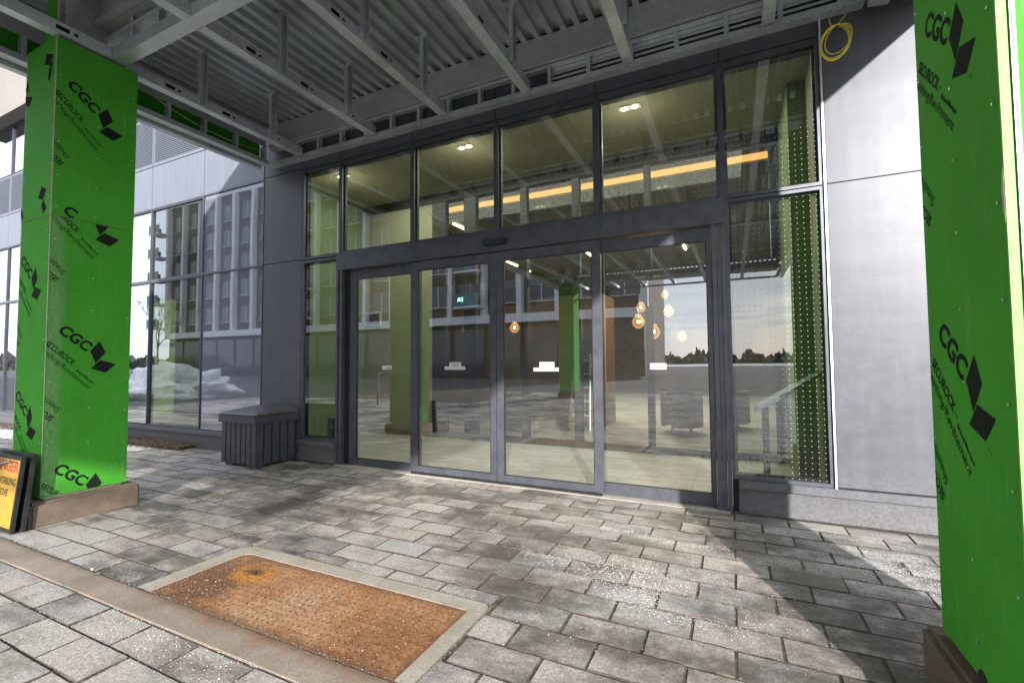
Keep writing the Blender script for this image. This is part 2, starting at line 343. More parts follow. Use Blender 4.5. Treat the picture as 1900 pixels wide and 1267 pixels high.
def board_material(name, c):
    """green moisture board: scuffs, rubbed edges, faint dust streaks"""
    m, n, l, b = new_mat(name)
    f = ramp(n, l, noise(n, l, 2.2, 5, 0.6), 0.3, 0.75)
    base = mixrgb(n, l, f, tuple(x * .86 for x in c), tuple(min(1, x * 1.06) for x in c))
    st = ramp(n, l, noise(n, l, 9, 8, 0.8, stretch=(3, 3, .35)), 0.55, 0.74)
    base = mixrgb(n, l, math_node(n, l, 'MULTIPLY', st, 0.5), base, (0.30, 0.46, 0.26))
    g = n.new('ShaderNodeNewGeometry'); sp = n.new('ShaderNodeSeparateXYZ'); l.new(g.outputs['Position'], sp.inputs[0])
    dd = math_node(n, l, 'ABSOLUTE', math_node(n, l, 'SUBTRACT', sp.outputs['Y'], 1.895))
    dd = ramp(n, l, dd, 0.02, 0.085, (1, 1, 1), (0, 0, 0))
    lowm = math_node(n, l, 'MULTIPLY', math_node(n, l, 'LESS_THAN', sp.outputs['X'], -5.0), math_node(n, l, 'LESS_THAN', sp.outputs['Z'], 2.66))
    lowm = math_node(n, l, 'MULTIPLY', lowm, math_node(n, l, 'GREATER_THAN', sp.outputs['Y'], 1.856))
    rub = math_node(n, l, 'MULTIPLY', math_node(n, l, 'MULTIPLY', dd, lowm), ramp(n, l, noise(n, l, 32, 8, 0.85, stretch=(1, 1, .3)), 0.36, 0.62))
    base = mixrgb(n, l, math_node(n, l, 'MULTIPLY', rub, 0.6), base, (0.36, 0.43, 0.33))
    mk = ramp(n, l, noise(n, l, 16, 9, 0.85), 0.665, 0.70)
    base = mixrgb(n, l, math_node(n, l, 'MULTIPLY', mk, 0.6), base, (0.05, 0.20, 0.035))
    sc = ramp(n, l, noise(n, l, 55, 5, 0.7, stretch=(1, 1, .5)), 0.66, 0.74)
    base = mixrgb(n, l, math_node(n, l, 'MULTIPLY', sc, 0.35), base, (0.42, 0.52, 0.34))
    l.new(base, b.inputs['Base Color']); b.inputs['Roughness'].default_value = 0.8
    b.inputs['Specular IOR Level'].default_value = 0.15
    bp = n.new('ShaderNodeBump'); bp.inputs['Strength'].default_value = .2; bp.inputs['Distance'].default_value = 0.004
    l.new(noise(n, l, 3, 5), bp.inputs['Height']); l.new(bp.outputs[0], b.inputs['Normal'])
    return m
M['board'] = board_material('green_sheathing', (0.072, 0.405, 0.036))
def print_material():
    m, n, l, b = new_mat('worn_black_print')
    b.inputs['Base Color'].default_value = (0.018, 0.022, 0.018, 1); b.inputs['Roughness'].default_value = 0.9; b.inputs['Specular IOR Level'].default_value = 0.1
    f = ramp(n, l, noise(n, l, 130, 6, 0.8), 0.60, 0.66, (1, 1, 1), (0.25, .25, .25))
    f2 = ramp(n, l, noise(n, l, 5, 4, 0.6), 0.60, 0.66, (1, 1, 1), (0, 0, 0))
    f3 = ramp(n, l, noise(n, l, 95, 6, 0.8), 0.50, 0.56, (1, 1, 1), (0.05, .05, .05))
    a = math_node(n, l, 'MULTIPLY', f, math_node(n, l, 'MAXIMUM', f2, f3))
    l.new(a, b.inputs['Alpha'])
    return m
M['print'] = print_material()

def rust_material():
    m, n, l, b = new_mat('rusted_steel_plate')
    g = n.new('ShaderNodeNewGeometry'); sp = n.new('ShaderNodeSeparateXYZ'); l.new(g.outputs['Position'], sp.inputs[0])
    f = ramp(n, l, noise(n, l, 5, 8, 0.7), 0.32, 0.7)
    base = mixrgb(n, l, f, (0.30, 0.122, 0.04), (0.43, 0.245, 0.12))
    pinkf = ramp(n, l, noise(n, l, 1.9, 4, .6), 0.45, 0.6)
    base = mixrgb(n, l, math_node(n, l, 'MULTIPLY', pinkf, 0.5), base, (0.42, 0.275, 0.18))
    def ell(cx, cy, rx, ry, soft, warp=0.12):
        nx = math_node(n, l, 'ADD', math_node(n, l, 'DIVIDE', math_node(n, l, 'SUBTRACT', sp.outputs['X'], cx), rx),
                       math_node(n, l, 'MULTIPLY', math_node(n, l, 'SUBTRACT', noise(n, l, 9, 4, .6), .5), warp * 10))
        ny = math_node(n, l, 'DIVIDE', math_node(n, l, 'SUBTRACT', sp.outputs['Y'], cy), ry)
        d = math_node(n, l, 'SQRT', math_node(n, l, 'ADD', math_node(n, l, 'POWER', nx, 2), math_node(n, l, 'POWER', ny, 2)))
        return ramp(n, l, d, 1 - soft, 1 + soft, (1, 1, 1), (0, 0, 0))
    base = mixrgb(n, l, math_node(n, l, 'MULTIPLY', ell(-2.95, 1.84, 0.34, 0.45, 0.6, .16), 0.85), base, (0.13, 0.055, 0.028))
    base = mixrgb(n, l, math_node(n, l, 'MULTIPLY', ell(-2.80, 2.01, 0.21, 0.14, 0.5, .09), 0.95), base, (0.46, 0.20, 0.03))
    base = mixrgb(n, l, math_node(n, l, 'MULTIPLY', ell(-2.84, 2.04, 0.10, 0.06, 0.75, .08), 0.95), base, (0.035, 0.014, 0.012))
    base = mixrgb(n, l, math_node(n, l, 'MULTIPLY', ell(-1.55, 1.78, 0.34, 0.42, 0.6, .18), 0.7), base, (0.22, 0.095, 0.035))
    base = mixrgb(n, l, 0.75, base, ramp(n, l, noise(n, l, 26, 7, 0.9), 0.34, 0.66), 'OVERLAY')
    spk = ramp(n, l, noise(n, l, 22, 7, 0.9), 0.54, 0.64)
    base = mixrgb(n, l, math_node(n, l, 'MULTIPLY', spk, 0.6), base, (0.12, 0.055, 0.026))
    edge = math_node(n, l, 'MINIMUM', math_node(n, l, 'SUBTRACT', sp.outputs['Y'], 1.603), math_node(n, l, 'MINIMUM', math_node(n, l, 'SUBTRACT', 2.215, sp.outputs['Y']), math_node(n, l, 'MINIMUM', math_node(n, l, 'SUBTRACT', sp.outputs['X'], -3.165), math_node(n, l, 'SUBTRACT', -1.335, sp.outputs['X']))))
    edge = math_node(n, l, 'ADD', edge, math_node(n, l, 'MULTIPLY', math_node(n, l, 'SUBTRACT', noise(n, l, 14, 5, .7), .5), .12))
    base = mixrgb(n, l, math_node(n, l, 'MULTIPLY', ramp(n, l, edge, 0.0, 0.07, (1, 1, 1), (0, 0, 0)), .75), base, (0.13, 0.06, 0.03))
    l.new(base, b.inputs['Base Color']); b.inputs['Roughness'].default_value = 0.82; b.inputs['Metallic'].default_value = 0.1
    bp = n.new('ShaderNodeBump'); bp.inputs['Strength'].default_value = .7; bp.inputs['Distance'].default_value = 0.003
    l.new(noise(n, l, 120, 5, .8), bp.inputs['Height']); l.new(bp.outputs[0], b.inputs['Normal'])
    return m
M['rust'] = rust_material()
M['stud'] = simple('worn_rusty_studs', (0.20, 0.115, 0.07), 0.7, 0.2, 0.7, 30)

def sign_face_material():
    m, n, l, b = new_mat('weathered_yellow_sign')
    f = ramp(n, l, noise(n, l, 7, 7, 0.7), 0.35, 0.68)
    base = mixrgb(n, l, f, (0.36, 0.20, 0.04), (0.46, 0.31, 0.02))
    sc = ramp(n, l, noise(n, l, 26, 7, 0.8), 0.62, 0.68)
    base = mixrgb(n, l, math_node(n, l, 'MULTIPLY', sc, 0.8), base, (0.27, 0.25, 0.22))
    l.new(base, b.inputs['Base Color']); b.inputs['Roughness'].default_value = 0.5
    return m
M['sign'] = sign_face_material()
M['red'] = simple('faded_red_paint', (0.42, 0.045, 0.045), 0.5, 0, 0.35, 40)
M['sign_frame'] = simple('scuffed_black_frame', (0.03, 0.03, 0.033), 0.55, 0.2, 0.5, 60)

# ------------------------------------------------------------------ mesh helpers
ORG = {}
class MB:
    def __init__(s): s.v = []; s.f = []; s.m = []; s.a = []
    def add(s, vs, fs, mi=0):
        o = len(s.v); s.v += [tuple(v) for v in vs]
        for f in fs: s.f.append(tuple(i + o for i in f)); s.m.append(mi)
        return s
    def box(s, x0, x1, y0, y1, z0, z1, mi=0, side=None):
        if x0 > x1: x0, x1 = x1, x0
        if y0 > y1: y0, y1 = y1, y0
        if z0 > z1: z0, z1 = z1, z0
        vs = [(x0, y0, z0), (x1, y0, z0), (x1, y1, z0), (x0, y1, z0), (x0, y0, z1), (x1, y0, z1), (x1, y1, z1), (x0, y1, z1)]
        fs = [(0, 3, 2, 1), (4, 5, 6, 7), (0, 1, 5, 4), (1, 2, 6, 5), (2, 3, 7, 6), (3, 0, 4, 7)]  # bot top -y +x +y -x
        o = len(s.v); s.v += vs
        for k, f in enumerate(fs):
            s.f.append(tuple(i + o for i in f)); s.m.append(side.get(k, mi) if side else mi)
        return s
    def prism(s, pts, axis, a0, a1, mi=0):
        """pts: 2D outline; axis: 'x','y','z' along which it is extruded from a0 to a1"""
        def mk(p, a):
            return {'x': (a, p[0], p[1]), 'y': (p[0], a, p[1]), 'z': (p[0], p[1], a)}[axis]
        n = len(pts); vs = [mk(p, a0) for p in pts] + [mk(p, a1) for p in pts]
        fs = [tuple(range(n))[::-1], tuple(range(n, 2 * n))] + [(i, (i + 1) % n, n + (i + 1) % n, n + i) for i in range(n)]
        return s.add(vs, fs, mi)
    def tube(s, pts, r, n=8, mi=0, r1=None):
        pts = [Vector(p) for p in pts]; rings = []
        up = Vector((0, 0, 1))
        for i, p in enumerate(pts):
            d = (pts[min(i + 1, len(pts) - 1)] - pts[max(i - 1, 0)]).normalized()
            a = d.cross(up)
            if a.length < 1e-3: a = d.cross(Vector((1, 0, 0)))
            a.normalize(); b2 = d.cross(a).normalized()
            rr = r if r1 is None else r + (r1 - r) * i / (len(pts) - 1)
            rings.append([p + a * (rr * math.cos(2 * math.pi * k / n)) + b2 * (rr * math.sin(2 * math.pi * k / n)) for k in range(n)])
        vs = [v for rg in rings for v in rg]
        fs = []
        for i in range(len(pts) - 1):
            for k in range(n):
                fs.append((i * n + k, i * n + (k + 1) % n, (i + 1) * n + (k + 1) % n, (i + 1) * n + k))
        fs.append(tuple(range(n))[::-1]); fs.append(tuple(range((len(pts) - 1) * n, len(pts) * n)))
        return s.add(vs, fs, mi)
    def build(s, name, mats, parent=None, smooth=False, bevel=0, kind=None, label=None):
        if not isinstance(mats, (list, tuple)): mats = [mats]
        o0 = ORG.get(parent.name, Vector((0, 0, 0))) if parent else Vector((0, 0, 0))
        me = bpy.data.meshes.new(name)
        me.from_pydata([tuple(Vector(v) - o0) for v in s.v], [], s.f)
        for m in mats: me.materials.append(m)
        me.polygons.foreach_set('material_index', s.m)
        if smooth: me.polygons.foreach_set('use_smooth', [True] * len(s.f))
        if s.a:
            at_ = me.attributes.new('stone', 'FLOAT_COLOR', 'POINT'); at_.data.foreach_set('color', s.a)
        me.update()
        if bevel:
            bm = bmesh.new(); bm.from_mesh(me)
            bmesh.ops.remove_doubles(bm, verts=bm.verts, dist=1e-5)
            bmesh.ops.bevel(bm, geom=[e for e in bm.edges if e.is_manifold and e.calc_face_angle(0) > 0.5], offset=bevel, segments=2, affect='EDGES', clamp_overlap=True)
            bm.to_mesh(me); bm.free()
        o = bpy.data.objects.new(name, me); col.objects.link(o)
        if parent: o.parent = parent; ORG[o.name] = o0
        if kind: o['kind'] = kind
        if label: o['label'] = label
        return o
def tag(o, label, cat, group=None):
    o['label'] = label; o['category'] = cat
    if group: o['group'] = group
    return o
def thing(name, loc, label, cat, group=None):
    o = bpy.data.objects.new(name, None); col.objects.link(o); o.location = loc
    o.empty_display_size = 0.2; ORG[o.name] = Vector(loc)
    return tag(o, label, cat, group)
def copy_part(src, off, parent):
    c = src.copy(); col.objects.link(c); c.parent = parent
    c.location = Vector(src.location) + Vector(off); ORG[c.name] = ORG.get(parent.name, Vector((0, 0, 0)))
    for ch in src.children:
        d = ch.copy(); col.objects.link(d); d.parent = c
    return c
def copy_tree(o, loc):
    c = o.copy(); col.objects.link(c); c.location = loc; ORG[c.name] = Vector(loc)
    for ch in o.children:
        d = ch.copy(); col.objects.link(d); d.parent = c
        for g in ch.children:
            e = g.copy(); col.objects.link(e); e.parent = d
    return c

_txt_cache = {}
def text_mesh(s, bold=0.0):
    k = (s, bold)
    if k in _txt_cache: return _txt_cache[k]
    cu = bpy.data.curves.new('t', 'FONT'); cu.body = s; cu.size = 1.0; cu.offset = bold; cu.resolution_u = 3
    ob = bpy.data.objects.new('t', cu); col.objects.link(ob)
    dg = bpy.context.evaluated_depsgraph_get(); dg.update()
    me = bpy.data.meshes.new_from_object(ob.evaluated_get(dg))
    vs = [tuple(v.co) for v in me.vertices]; fs = [tuple(p.vertices) for p in me.polygons]
    bpy.data.objects.remove(ob); bpy.data.curves.remove(cu); bpy.data.meshes.remove(me)
    xs = [v[0] for v in vs]
    _txt_cache[k] = (vs, fs, min(xs), max(xs)); return _txt_cache[k]
class Flat:
    """flat print laid out in (u, v) and then mapped onto a face"""
    def __init__(s): s.v = []; s.f = []
    def text(s, st, a, e, cap, bold=0.0, slant=0.0):
        vs, fs, x0, x1 = text_mesh(st, bold)
        d = Vector((e[0] - a[0], e[1] - a[1])); L = d.length; d.normalize(); up = Vector((-d.y, d.x))
        o = len(s.v); k = L / (x1 - x0)
        for v in vs:
            p = Vector(a) + d * ((v[0] - x0) * k + v[1] * cap / .73 * slant) + up * (v[1] * cap / .73)
            s.v.append((p.x, p.y))
        s.f += [tuple(i + o for i in f) for f in fs]
    def poly(s, pts):
        o = len(s.v); s.v += list(pts); s.f.append(tuple(range(o, o + len(pts))))
    def build(s, name, fn, clip, mat, parent, flip=False):
        """fn maps (u,v)->xyz; clip=(u0,u1,v0,v1)"""
        bm = bmesh.new()
        vv = [bm.verts.new((p[0], p[1], 0)) for p in s.v]
        for f in s.f:
            try: bm.faces.new([vv[i] for i in f])
            except ValueError: pass
        for co, no in (((clip[0], 0, 0), (-1, 0, 0)), ((clip[1], 0, 0), (1, 0, 0)), ((0, clip[2], 0), (0, -1, 0)), ((0, clip[3], 0), (0, 1, 0))):
            g = list(bm.verts) + list(bm.edges) + list(bm.faces)
            bmesh.ops.bisect_plane(bm, geom=g, plane_co=co, plane_no=no, clear_outer=True)
        o0 = ORG.get(parent.name, Vector((0, 0, 0)))
        for v in bm.verts: v.co = Vector(fn(v.co.x, v.co.y)) - o0
        me = bpy.data.meshes.new(name); bm.to_mesh(me); bm.free(); me.materials.append(mat)
        o = bpy.data.objects.new(name, me); col.objects.link(o); o.parent = parent
        return o

# ------------------------------------------------------------------ ground and paving
D = 4.65           # facade plane
ground = MB().add([(-400, -500, -0.03), (400, -500, -0.03), (400, 300, -0.03), (-400, 300, -0.03)], [(0, 1, 2, 3)]).build('ground', M['asphalt'], kind='structure')
snowfield = MB()
for (cx, cy, w, h) in ((-60, -70, 90, 60), (40, -60, 60, 50), (-8, -130, 150, 60)):
    n = 26; pts = []
    for i in range(n):
        a = 2 * math.pi * i / n; r = 0.8 + 0.25 * random.random()
        pts.append((cx + w / 2 * r * math.cos(a), cy + h / 2 * r * math.sin(a)))
    snowfield.prism(pts, 'z', -0.026, 0.05)
snowfield.build('snow_field', M['snow'], kind='structure')

M['joint'] = simple('sandy_joint', (0.115, 0.095, 0.075), 0.95, 0, 0.5, 14, bump=.5, bscale=200)
pavement = MB().box(-18, 6, -11, 4.7, -0.06, -0.0045).build('pavement', M['joint'], kind='structure')
ORG[pavement.name] = Vector((0, 0, 0))
STRIP = (1.418, 1.602)
COV = (-3.165, -1.335, 1.59, 2.215)            # steel plate
FRM = (-3.30, -1.245, 1.604, 2.322)            # pale concrete frame outside
COLS = [(-5.9, -5.27, 1.77, 2.58), (0.69, 1.42, 1.79, 2.64)]
def paver_mb(x0, x1, y0, y1, mb, dz=0.0, tilt=(0, 0)):
    g = 0.0036 + random.random() * 0.0018; c = 0.0035
    x0 += g; x1 -= g; y0 += g; y1 -= g
    if x1 - x0 < .03 or y1 - y0 < .02: return
    j = lambda: random.uniform(-.002, .002)
    b = [(x0, y0), (x1, y0), (x1, y1), (x0, y1)]
    tpx = [(x0 + c + j(), y0 + c + j()), (x1 - c + j(), y0 + c + j()), (x1 - c + j(), y1 - c + j()), (x0 + c + j(), y1 - c + j())]
    cxm, cym = (x0 + x1) / 2, (y0 + y1) / 2
    zf = lambda p: dz + tilt[0] * (p[0] - cxm) + tilt[1] * (p[1] - cym)
    vs = [(p[0], p[1], -0.03) for p in b] + [(p[0], p[1], zf(p) - .005) for p in b] + [(p[0], p[1], zf(p)) for p in tpx]
    fs = []
    for i in range(4):
        k = (i + 1) % 4
        fs += [(i, k, 4 + k, 4 + i), (4 + i, 4 + k, 8 + k, 8 + i)]
    mb.add(vs, fs, 1); mb.f.append(tuple(len(mb.v) - 4 + i for i in range(4))); mb.m.append(0)
    c_ = [random.random(), random.random(), random.random(), 1.0]
    mb.a += c_ * len(vs)
import math as _m
def project_area(x, y):
    X, Y, Z = x, y, -1.35
    dist = _m.sqrt(X * X + Y * Y + Z * Z)
    a = cy_ * X + sy_ * Y; b = -sy_ * X + cy_ * Y
    if b < 0.3: return 0
    px = 950 + 857 * a / b; py = 633 + 857 * 1.35 / b
    if px < -60 or px > 1960 or py > 1320: return 0
    return 1.35 / dist ** 3
stones = []
def try_stone(x0, x1, y0, y1):
    for (a, b, c, d) in COLS:       # under the column bases
        if x0 > a and x1 < b and y0 > c and y1 < d: return
    fx0, fx1, fy0, fy1 = FRM
    if x1 > fx0 and x0 < fx1 and y1 > fy0 and y0 < fy1:   # cut round the cover frame
        if x0 < fx0: try_stone(x0, fx0, y0, y1)
        if x1 > fx1: try_stone(fx1, x1, y0, y1)
        if y1 > fy1 and y1 - fy1 > .02: stones.append((max(x0, fx0), min(x1, fx1), fy1, y1))
        return
    stones.append((x0, x1, y0, y1))
for r in range(-3, 12):
    y0 = PY0 + PH * r; y1 = y0 + PH
    if y1 > 4.655: y1 = 4.60
    if y0 > 4.56: continue
    if y0 < STRIP[1]: y0 = STRIP[1]
    if y1 - y0 < .03: continue
    off = PX0 + (PL / 2 if r % 2 else 0)
    for c in range(-44, 15):
        x0 = off + PL * c
        if -17.5 < x0 < 5.6: try_stone(x0, x0 + PL, y0, y1)
for r in range(58):
    y1 = STRIP[0] - .197 * r; y0 = y1 - .197
    off = -3.945 + (PL / 2 if r % 2 else 0)
    for c in range(-34, 25):
        x0 = off + PL * c
        if x0 < -17.5 or x0 > 5.6 or (y0 < -4 and (x0 < -8 or x0 > 3)): continue
        try_stone(x0, x0 + PL, y0, y1)
stones.sort(key=lambda s: -project_area((s[0] + s[1]) / 2, (s[2] + s[3]) / 2))
rest = MB()
for i, (x0, x1, y0, y1) in enumerate(stones):
    dz = random.uniform(-.003, .003); tl = (random.uniform(-.006, .006), random.uniform(-.01, .01))
    if i < 300:
        mb = MB(); paver_mb(x0, x1, y0, y1, mb, dz, tl)
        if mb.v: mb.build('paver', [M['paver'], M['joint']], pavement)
    else:
        paver_mb(x0, x1, y0, y1, rest, dz, tl)
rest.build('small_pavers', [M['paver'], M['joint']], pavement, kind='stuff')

# broomed concrete strip that runs in front of the cover
strip = MB()
sx = [-12.0, -8.7, -5.9, -3.12 - .62, -1.9 + .3, 0.9, 3.2, 6.0]
strip = thing('concrete_strip', (-3, 1.5, 0), 'long broomed concrete strip crossing the pavers in front of the rusty cover', 'concrete strip')
for a, b in zip(sx[:-1], sx[1:]):
    s_ = MB().box(a + .003, b - .003, STRIP[0] + .006, STRIP[1] - .004, -0.03, 0.003)
    s_.build('strip_section', M['strip'], strip, bevel=.004)

# ------------------------------------------------------------------ rusty utility cover
cover = thing('utility_cover', (-2.25, 1.9, 0), 'rusted orange steel cover with raised studs set in the pavers', 'utility cover')
MB().box(COV[0], COV[1], STRIP[1] + .001, COV[3], -0.03, 0.001).build('plate', M['rust'], cover)
# frame: three sides with rounded outer corners
def arc(cx, cy, r, a0, a1, n=6):
    return [(cx + r * math.cos(R(a0 + (a1 - a0) * i / n)), cy + r * math.sin(R(a0 + (a1 - a0) * i / n))) for i in range(n + 1)]
outl = [(FRM[0], STRIP[1] + .001)] + arc(FRM[0] + .13, FRM[3] - .13, .13, 180, 90) + arc(FRM[1] - .06, FRM[3] - .06, .06, 90, 0) + [(FRM[1], STRIP[1] + .001)]
inn = [(COV[0] - .002, STRIP[1] + .001)] + arc(COV[0] + .07 - .002, COV[3] - .07 + .002, .07, 180, 90) + arc(COV[1] - .012, COV[3] - .012, .014, 90, 0) + [(COV[1] + .002, STRIP[1] + .001)]
fr = MB(); nn = len(outl)
vs = [(p[0], p[1], 0.004) for p in outl] + [(p[0], p[1], 0.0035) for p in inn] + [(p[0], p[1], -0.03) for p in outl] + [(p[0], p[1], -0.03) for p in inn]
fs = []
for i in range(nn - 1):
    fs += [(i, nn + i, nn + i + 1, i + 1), (2 * nn + i, i, i + 1, 2 * nn + i + 1), (nn + i, 3 * nn + i, 3 * nn + i + 1, nn + i + 1)]
fr.add(vs, fs).build('concrete_frame', M['kerb'], cover)
st = MB()
nxs, nys = 44, 14
for i in range(nxs):
    for j in range(nys):
        x = COV[0] + .03 + (COV[1] - COV[0] - .06) * (i + (.5 if j % 2 else 0)) / nxs
        y = STRIP[1] + .035 + (COV[3] - STRIP[1] - .07) * j / (nys - 1)
        rr = .0062; n = 7
        vs = [(x + rr * math.cos(2 * math.pi * k / n), y + rr * math.sin(2 * math.pi * k / n), 0.0) for k in range(n)]
        vs += [(x + rr * .7 * math.cos(2 * math.pi * k / n), y + rr * .7 * math.sin(2 * math.pi * k / n), 0.0042) for k in range(n)]
        st.add(vs, [(k, (k + 1) % n, n + (k + 1) % n, n + k) for k in range(n)] + [tuple(range(n, 2 * n))])
st.build('studs', M['stud'], cover, kind='stuff')

# ------------------------------------------------------------------ building facade
bld = thing('entrance_building', (-2.4, 4.65, 0), 'dark metal and glass building front with the automatic entrance doors', 'building')
def panel(x0, x1, z0, z1, mat='panel', name='wall_panel', y=D, t=.05, label=None):
    return MB().box(x0 + .004, x1 - .004, y, y + t, z0 + .004, z1 - .004).build(name, M[mat], bld, bevel=.003, label=label)
# dark backing just behind the joints
MB().box(-18, -4.84, D + .06, D + .10, 2.80, 2.87).box(-18, -4.84, D + .06, D + .1, 4.13, 4.20).box(-18, 8, D + .06, D + .10, 4.9, 5.0)\
    .box(-6.42, -6.36, D + .06, D + .1, 0, 5).box(.74, 8, D + .06, D + .1, -.02, 9).box(-6.4, .75, D + .06, D + .1, 4.12, 9).box(-6.5, -5.5, D + .06, D + .1, 0, 4.2)\
    .box(-18, -6.4, D + .06, D + .1, -.03, .3).box(-18, -6.4, D + .06, D + .1, 4.95, 9).box(-5.6, -4.8, D + .06, D + .1, -.03, .3).box(-.03, .76, D + .06, D + .1, -.03, .3).build('backing', M['frame_dark'], bld)
# narrow charcoal panels between left glazing and the entrance
panel(-6.39, -5.555, .29, 2.84); panel(-6.39, -5.555, 2.84, 4.17); 
panel(-6.39, -5.555, 4.17, 5.3)
xs_f = [-5.555, -4.82, -3.6, -2.41, -1.23, -.05, .735]
for a, b in zip(xs_f[:-1], xs_f[1:]): panel(a, b, 4.14, 5.3, y=D - .005)
# right hand panels
for a, b in ((.755, 2.26), (2.26, 3.76), (3.76, 5.3), (5.3, 8)):
    panel(a, b, 2.84, 5.3); panel(a, b, .29, 2.84)
# plinths and sill strips
def plinth(x0, x1):
    MB().box(x0, x1, D + .01, D + .05, -.02, .205).build('plinth', M['panel'], bld)
    MB().box(x0, x1, D - .035, D + .05, .215, .285).build('sill_strip', M['panel'], bld, bevel=.004)
plinth(-5.6, -4.86); plinth(.02, 3.3); plinth(3.305, 8); plinth(-6.39, -5.605); plinth(-9.42, -6.395); plinth(-13.9, -9.425); plinth(-18, -13.905)

def window(x0, x1, z0, z1, glass, fw=.035, y=D, depth=.10, fmat='frame', gy=None, name='window', label=None, fb=None, ft=None):
    """frame mesh with its pane as a sub-part"""
    fb = fw if fb is None else fb; ft = fw if ft is None else ft
    m = MB()
    m.box(x0, x0 + fw, y, y + depth, z0, z1).box(x1 - fw, x1, y, y + depth, z0, z1)
    m.box(x0 + fw, x1 - fw, y, y + depth, z0, z0 + fb).box(x0 + fw, x1 - fw, y, y + depth, z1 - ft, z1)
    f = m.build(name, M[fmat], bld, label=label)
    gy = y + .03 if gy is None else gy
    MB().box(x0 + fw - .004, x1 - fw + .004, gy, gy + .012, z0 + fb - .004, z1 - ft + .004, 1, {2: 0}).build('pane', [M[glass], M['clear']], f)
    # black edge gasket / spacer behind the glass
    e = .022; g2 = gy + .013
    MB().box(x0 + fw, x0 + fw + e, g2, g2 + .04, z0 + fb, z1 - ft).box(x1 - fw - e, x1 - fw, g2, g2 + .04, z0 + fb, z1 - ft)\
        .box(x0 + fw + e, x1 - fw - e, g2, g2 + .04, z1 - ft - e, z1 - ft).box(x0 + fw + e, x1 - fw - e, g2, g2 + .04, z0 + fb, z0 + fb + e).build('gasket', M['frame_dark'], f)
    return f
# narrow window left of the doors
window(-5.552, -4.822, .287, 2.815, 'glass_frit', .03)
window(-5.552, -4.822, 2.83, 4.135, 'glass_frit', .03)
# transom windows
for a, b in zip(xs_f[1:-2], xs_f[2:-1]): window(a, b, 2.84, 4.135, 'glass_frit', .028, ft=.05)
window(xs_f[5], .735, 2.84, 4.135, 'glass_frit', .028, ft=.05)
# right window
window(-.03, .735, .287, 2.83, 'glass_frit', .028)
MB().box(.737, .753, D - .022, D + .05, .285, 4.3).build('silver_edge_trim', M['galv'], bld)
# proud mullion caps
for x in xs_f[1:-1]: MB().box(x - .018, x + .018, D - .012, D - .001, 2.845, 4.135).build('mullion_cap', M['frame'], bld)

# header over the doors
hd = MB().box(-4.80, -.04, 4.585, 4.75, 2.60, 2.808).box(-4.83, -.03, 4.605, 4.75, 2.81, 2.838).build('door_header', M['frame'], bld, bevel=.003)
for x in (-2.56, -2.215): MB().box(x, x + .003, 4.5835, 4.586, 2.605, 2.805).build('cover_joint', M['frame_dark'], hd)
sn = MB(); pts = arc(-2.50, 2.70, .036, 90, 270, 8) + arc(-2.27, 2.70, .036, -90, 90, 8)
sn.prism(pts, 'y', 4.558, 4.584); pts = arc(-2.48, 2.705, .022, 90, 270, 8) + arc(-2.29, 2.705, .022, -90, 90, 8)
sn.prism(pts, 'y', 4.552, 4.5578, 1)
sn.build('motion_sensor', [M['frame_dark'], M['tower_glass']], hd)
# jambs with grooves
def jamb(x0, x1):
    w = x1 - x0
    m = MB().box(x0, x0 + w * .33, 4.60, 4.75, 0, 2.81).box(x0 + w * .36, x0 + w * .66, 4.613, 4.75, 0, 2.81).box(x0 + w * .69, x1, 4.60, 4.75, 0, 2.81)
    return m.build('door_jamb', M['frame'], bld)
jamb(-4.832, -4.725); jamb(-.15, -.032)
MB().box(-4.72, -4.66, 4.66, 4.76, 0, 2.60).build('inner_jamb', M['frame_dark'], bld); MB().box(-.155, -.152, 4.64, 4.76, 0, 2.6).build('inner_jamb', M['frame_dark'], bld)

def leaf(x0, x1, z0, z1, gx0, gx1, gz0, gz1, y, name, label=None, th=.045):
    m = MB().box(x0, gx0, y, y + th, z0, z1).box(gx1, x1, y, y + th, z0, z1).box(gx0, gx1, y + .001, y + th - .001, z0, gz0).box(gx0, gx1, y + .001, y + th - .001, gz1, z1)
    f = m.build(name, M['frame'], bld, label=label)
    MB().box(gx0 - .004, gx1 + .004, y + .018, y + .028, gz0 - .004, gz1 + .004, 1, {2: 0}).build('pane', [M['glass'], M['clear']], f)
    MB().box(gx0, gx0 + .008, y + .004, y + .017, gz0, gz1).box(gx1 - .008, gx1, y + .004, y + .017, gz0, gz1)\
        .box(gx0 + .008, gx1 - .008, y + .004, y + .017, gz1 - .008, gz1).box(gx0 + .008, gx1 - .008, y + .004, y + .017, gz0, gz0 + .008).build('gasket', M['frame_dark'], f)
    return f
f1 = leaf(-4.66, -3.50, .012, 2.59, -4.535, -3.52, .098, 2.475, 4.675, 'fixed_door_panel')
f4 = leaf(-1.25, -.16, .012, 2.59, -1.215, -.20, .125, 2.475, 4.675, 'fixed_door_panel')
s1 = leaf(-3.585, -2.396, .03, 2.585, -3.475, -2.472, .105, 2.483, 4.605, 'sliding_door')
s2 = leaf(-2.388, -1.195, .03, 2.585, -2.302, -1.284, .105, 2.483, 4.605, 'sliding_door')
for s_, a, b in ((s1, -3.57, -2.40), (s2, -2.385, -1.21)):
    MB().box(a, b, 4.598, 4.64, .008, .034).build('brush_seal', M['frame_dark'], s_)
MB().box(-4.80, -.05, 4.56, 4.80, -.01, .008).build('threshold', M['kerb'], bld)
MB().box(-4.72, -.12, 4.598, 4.62, .0075, .0095).build('floor_track', M['galv_dark'], bld)
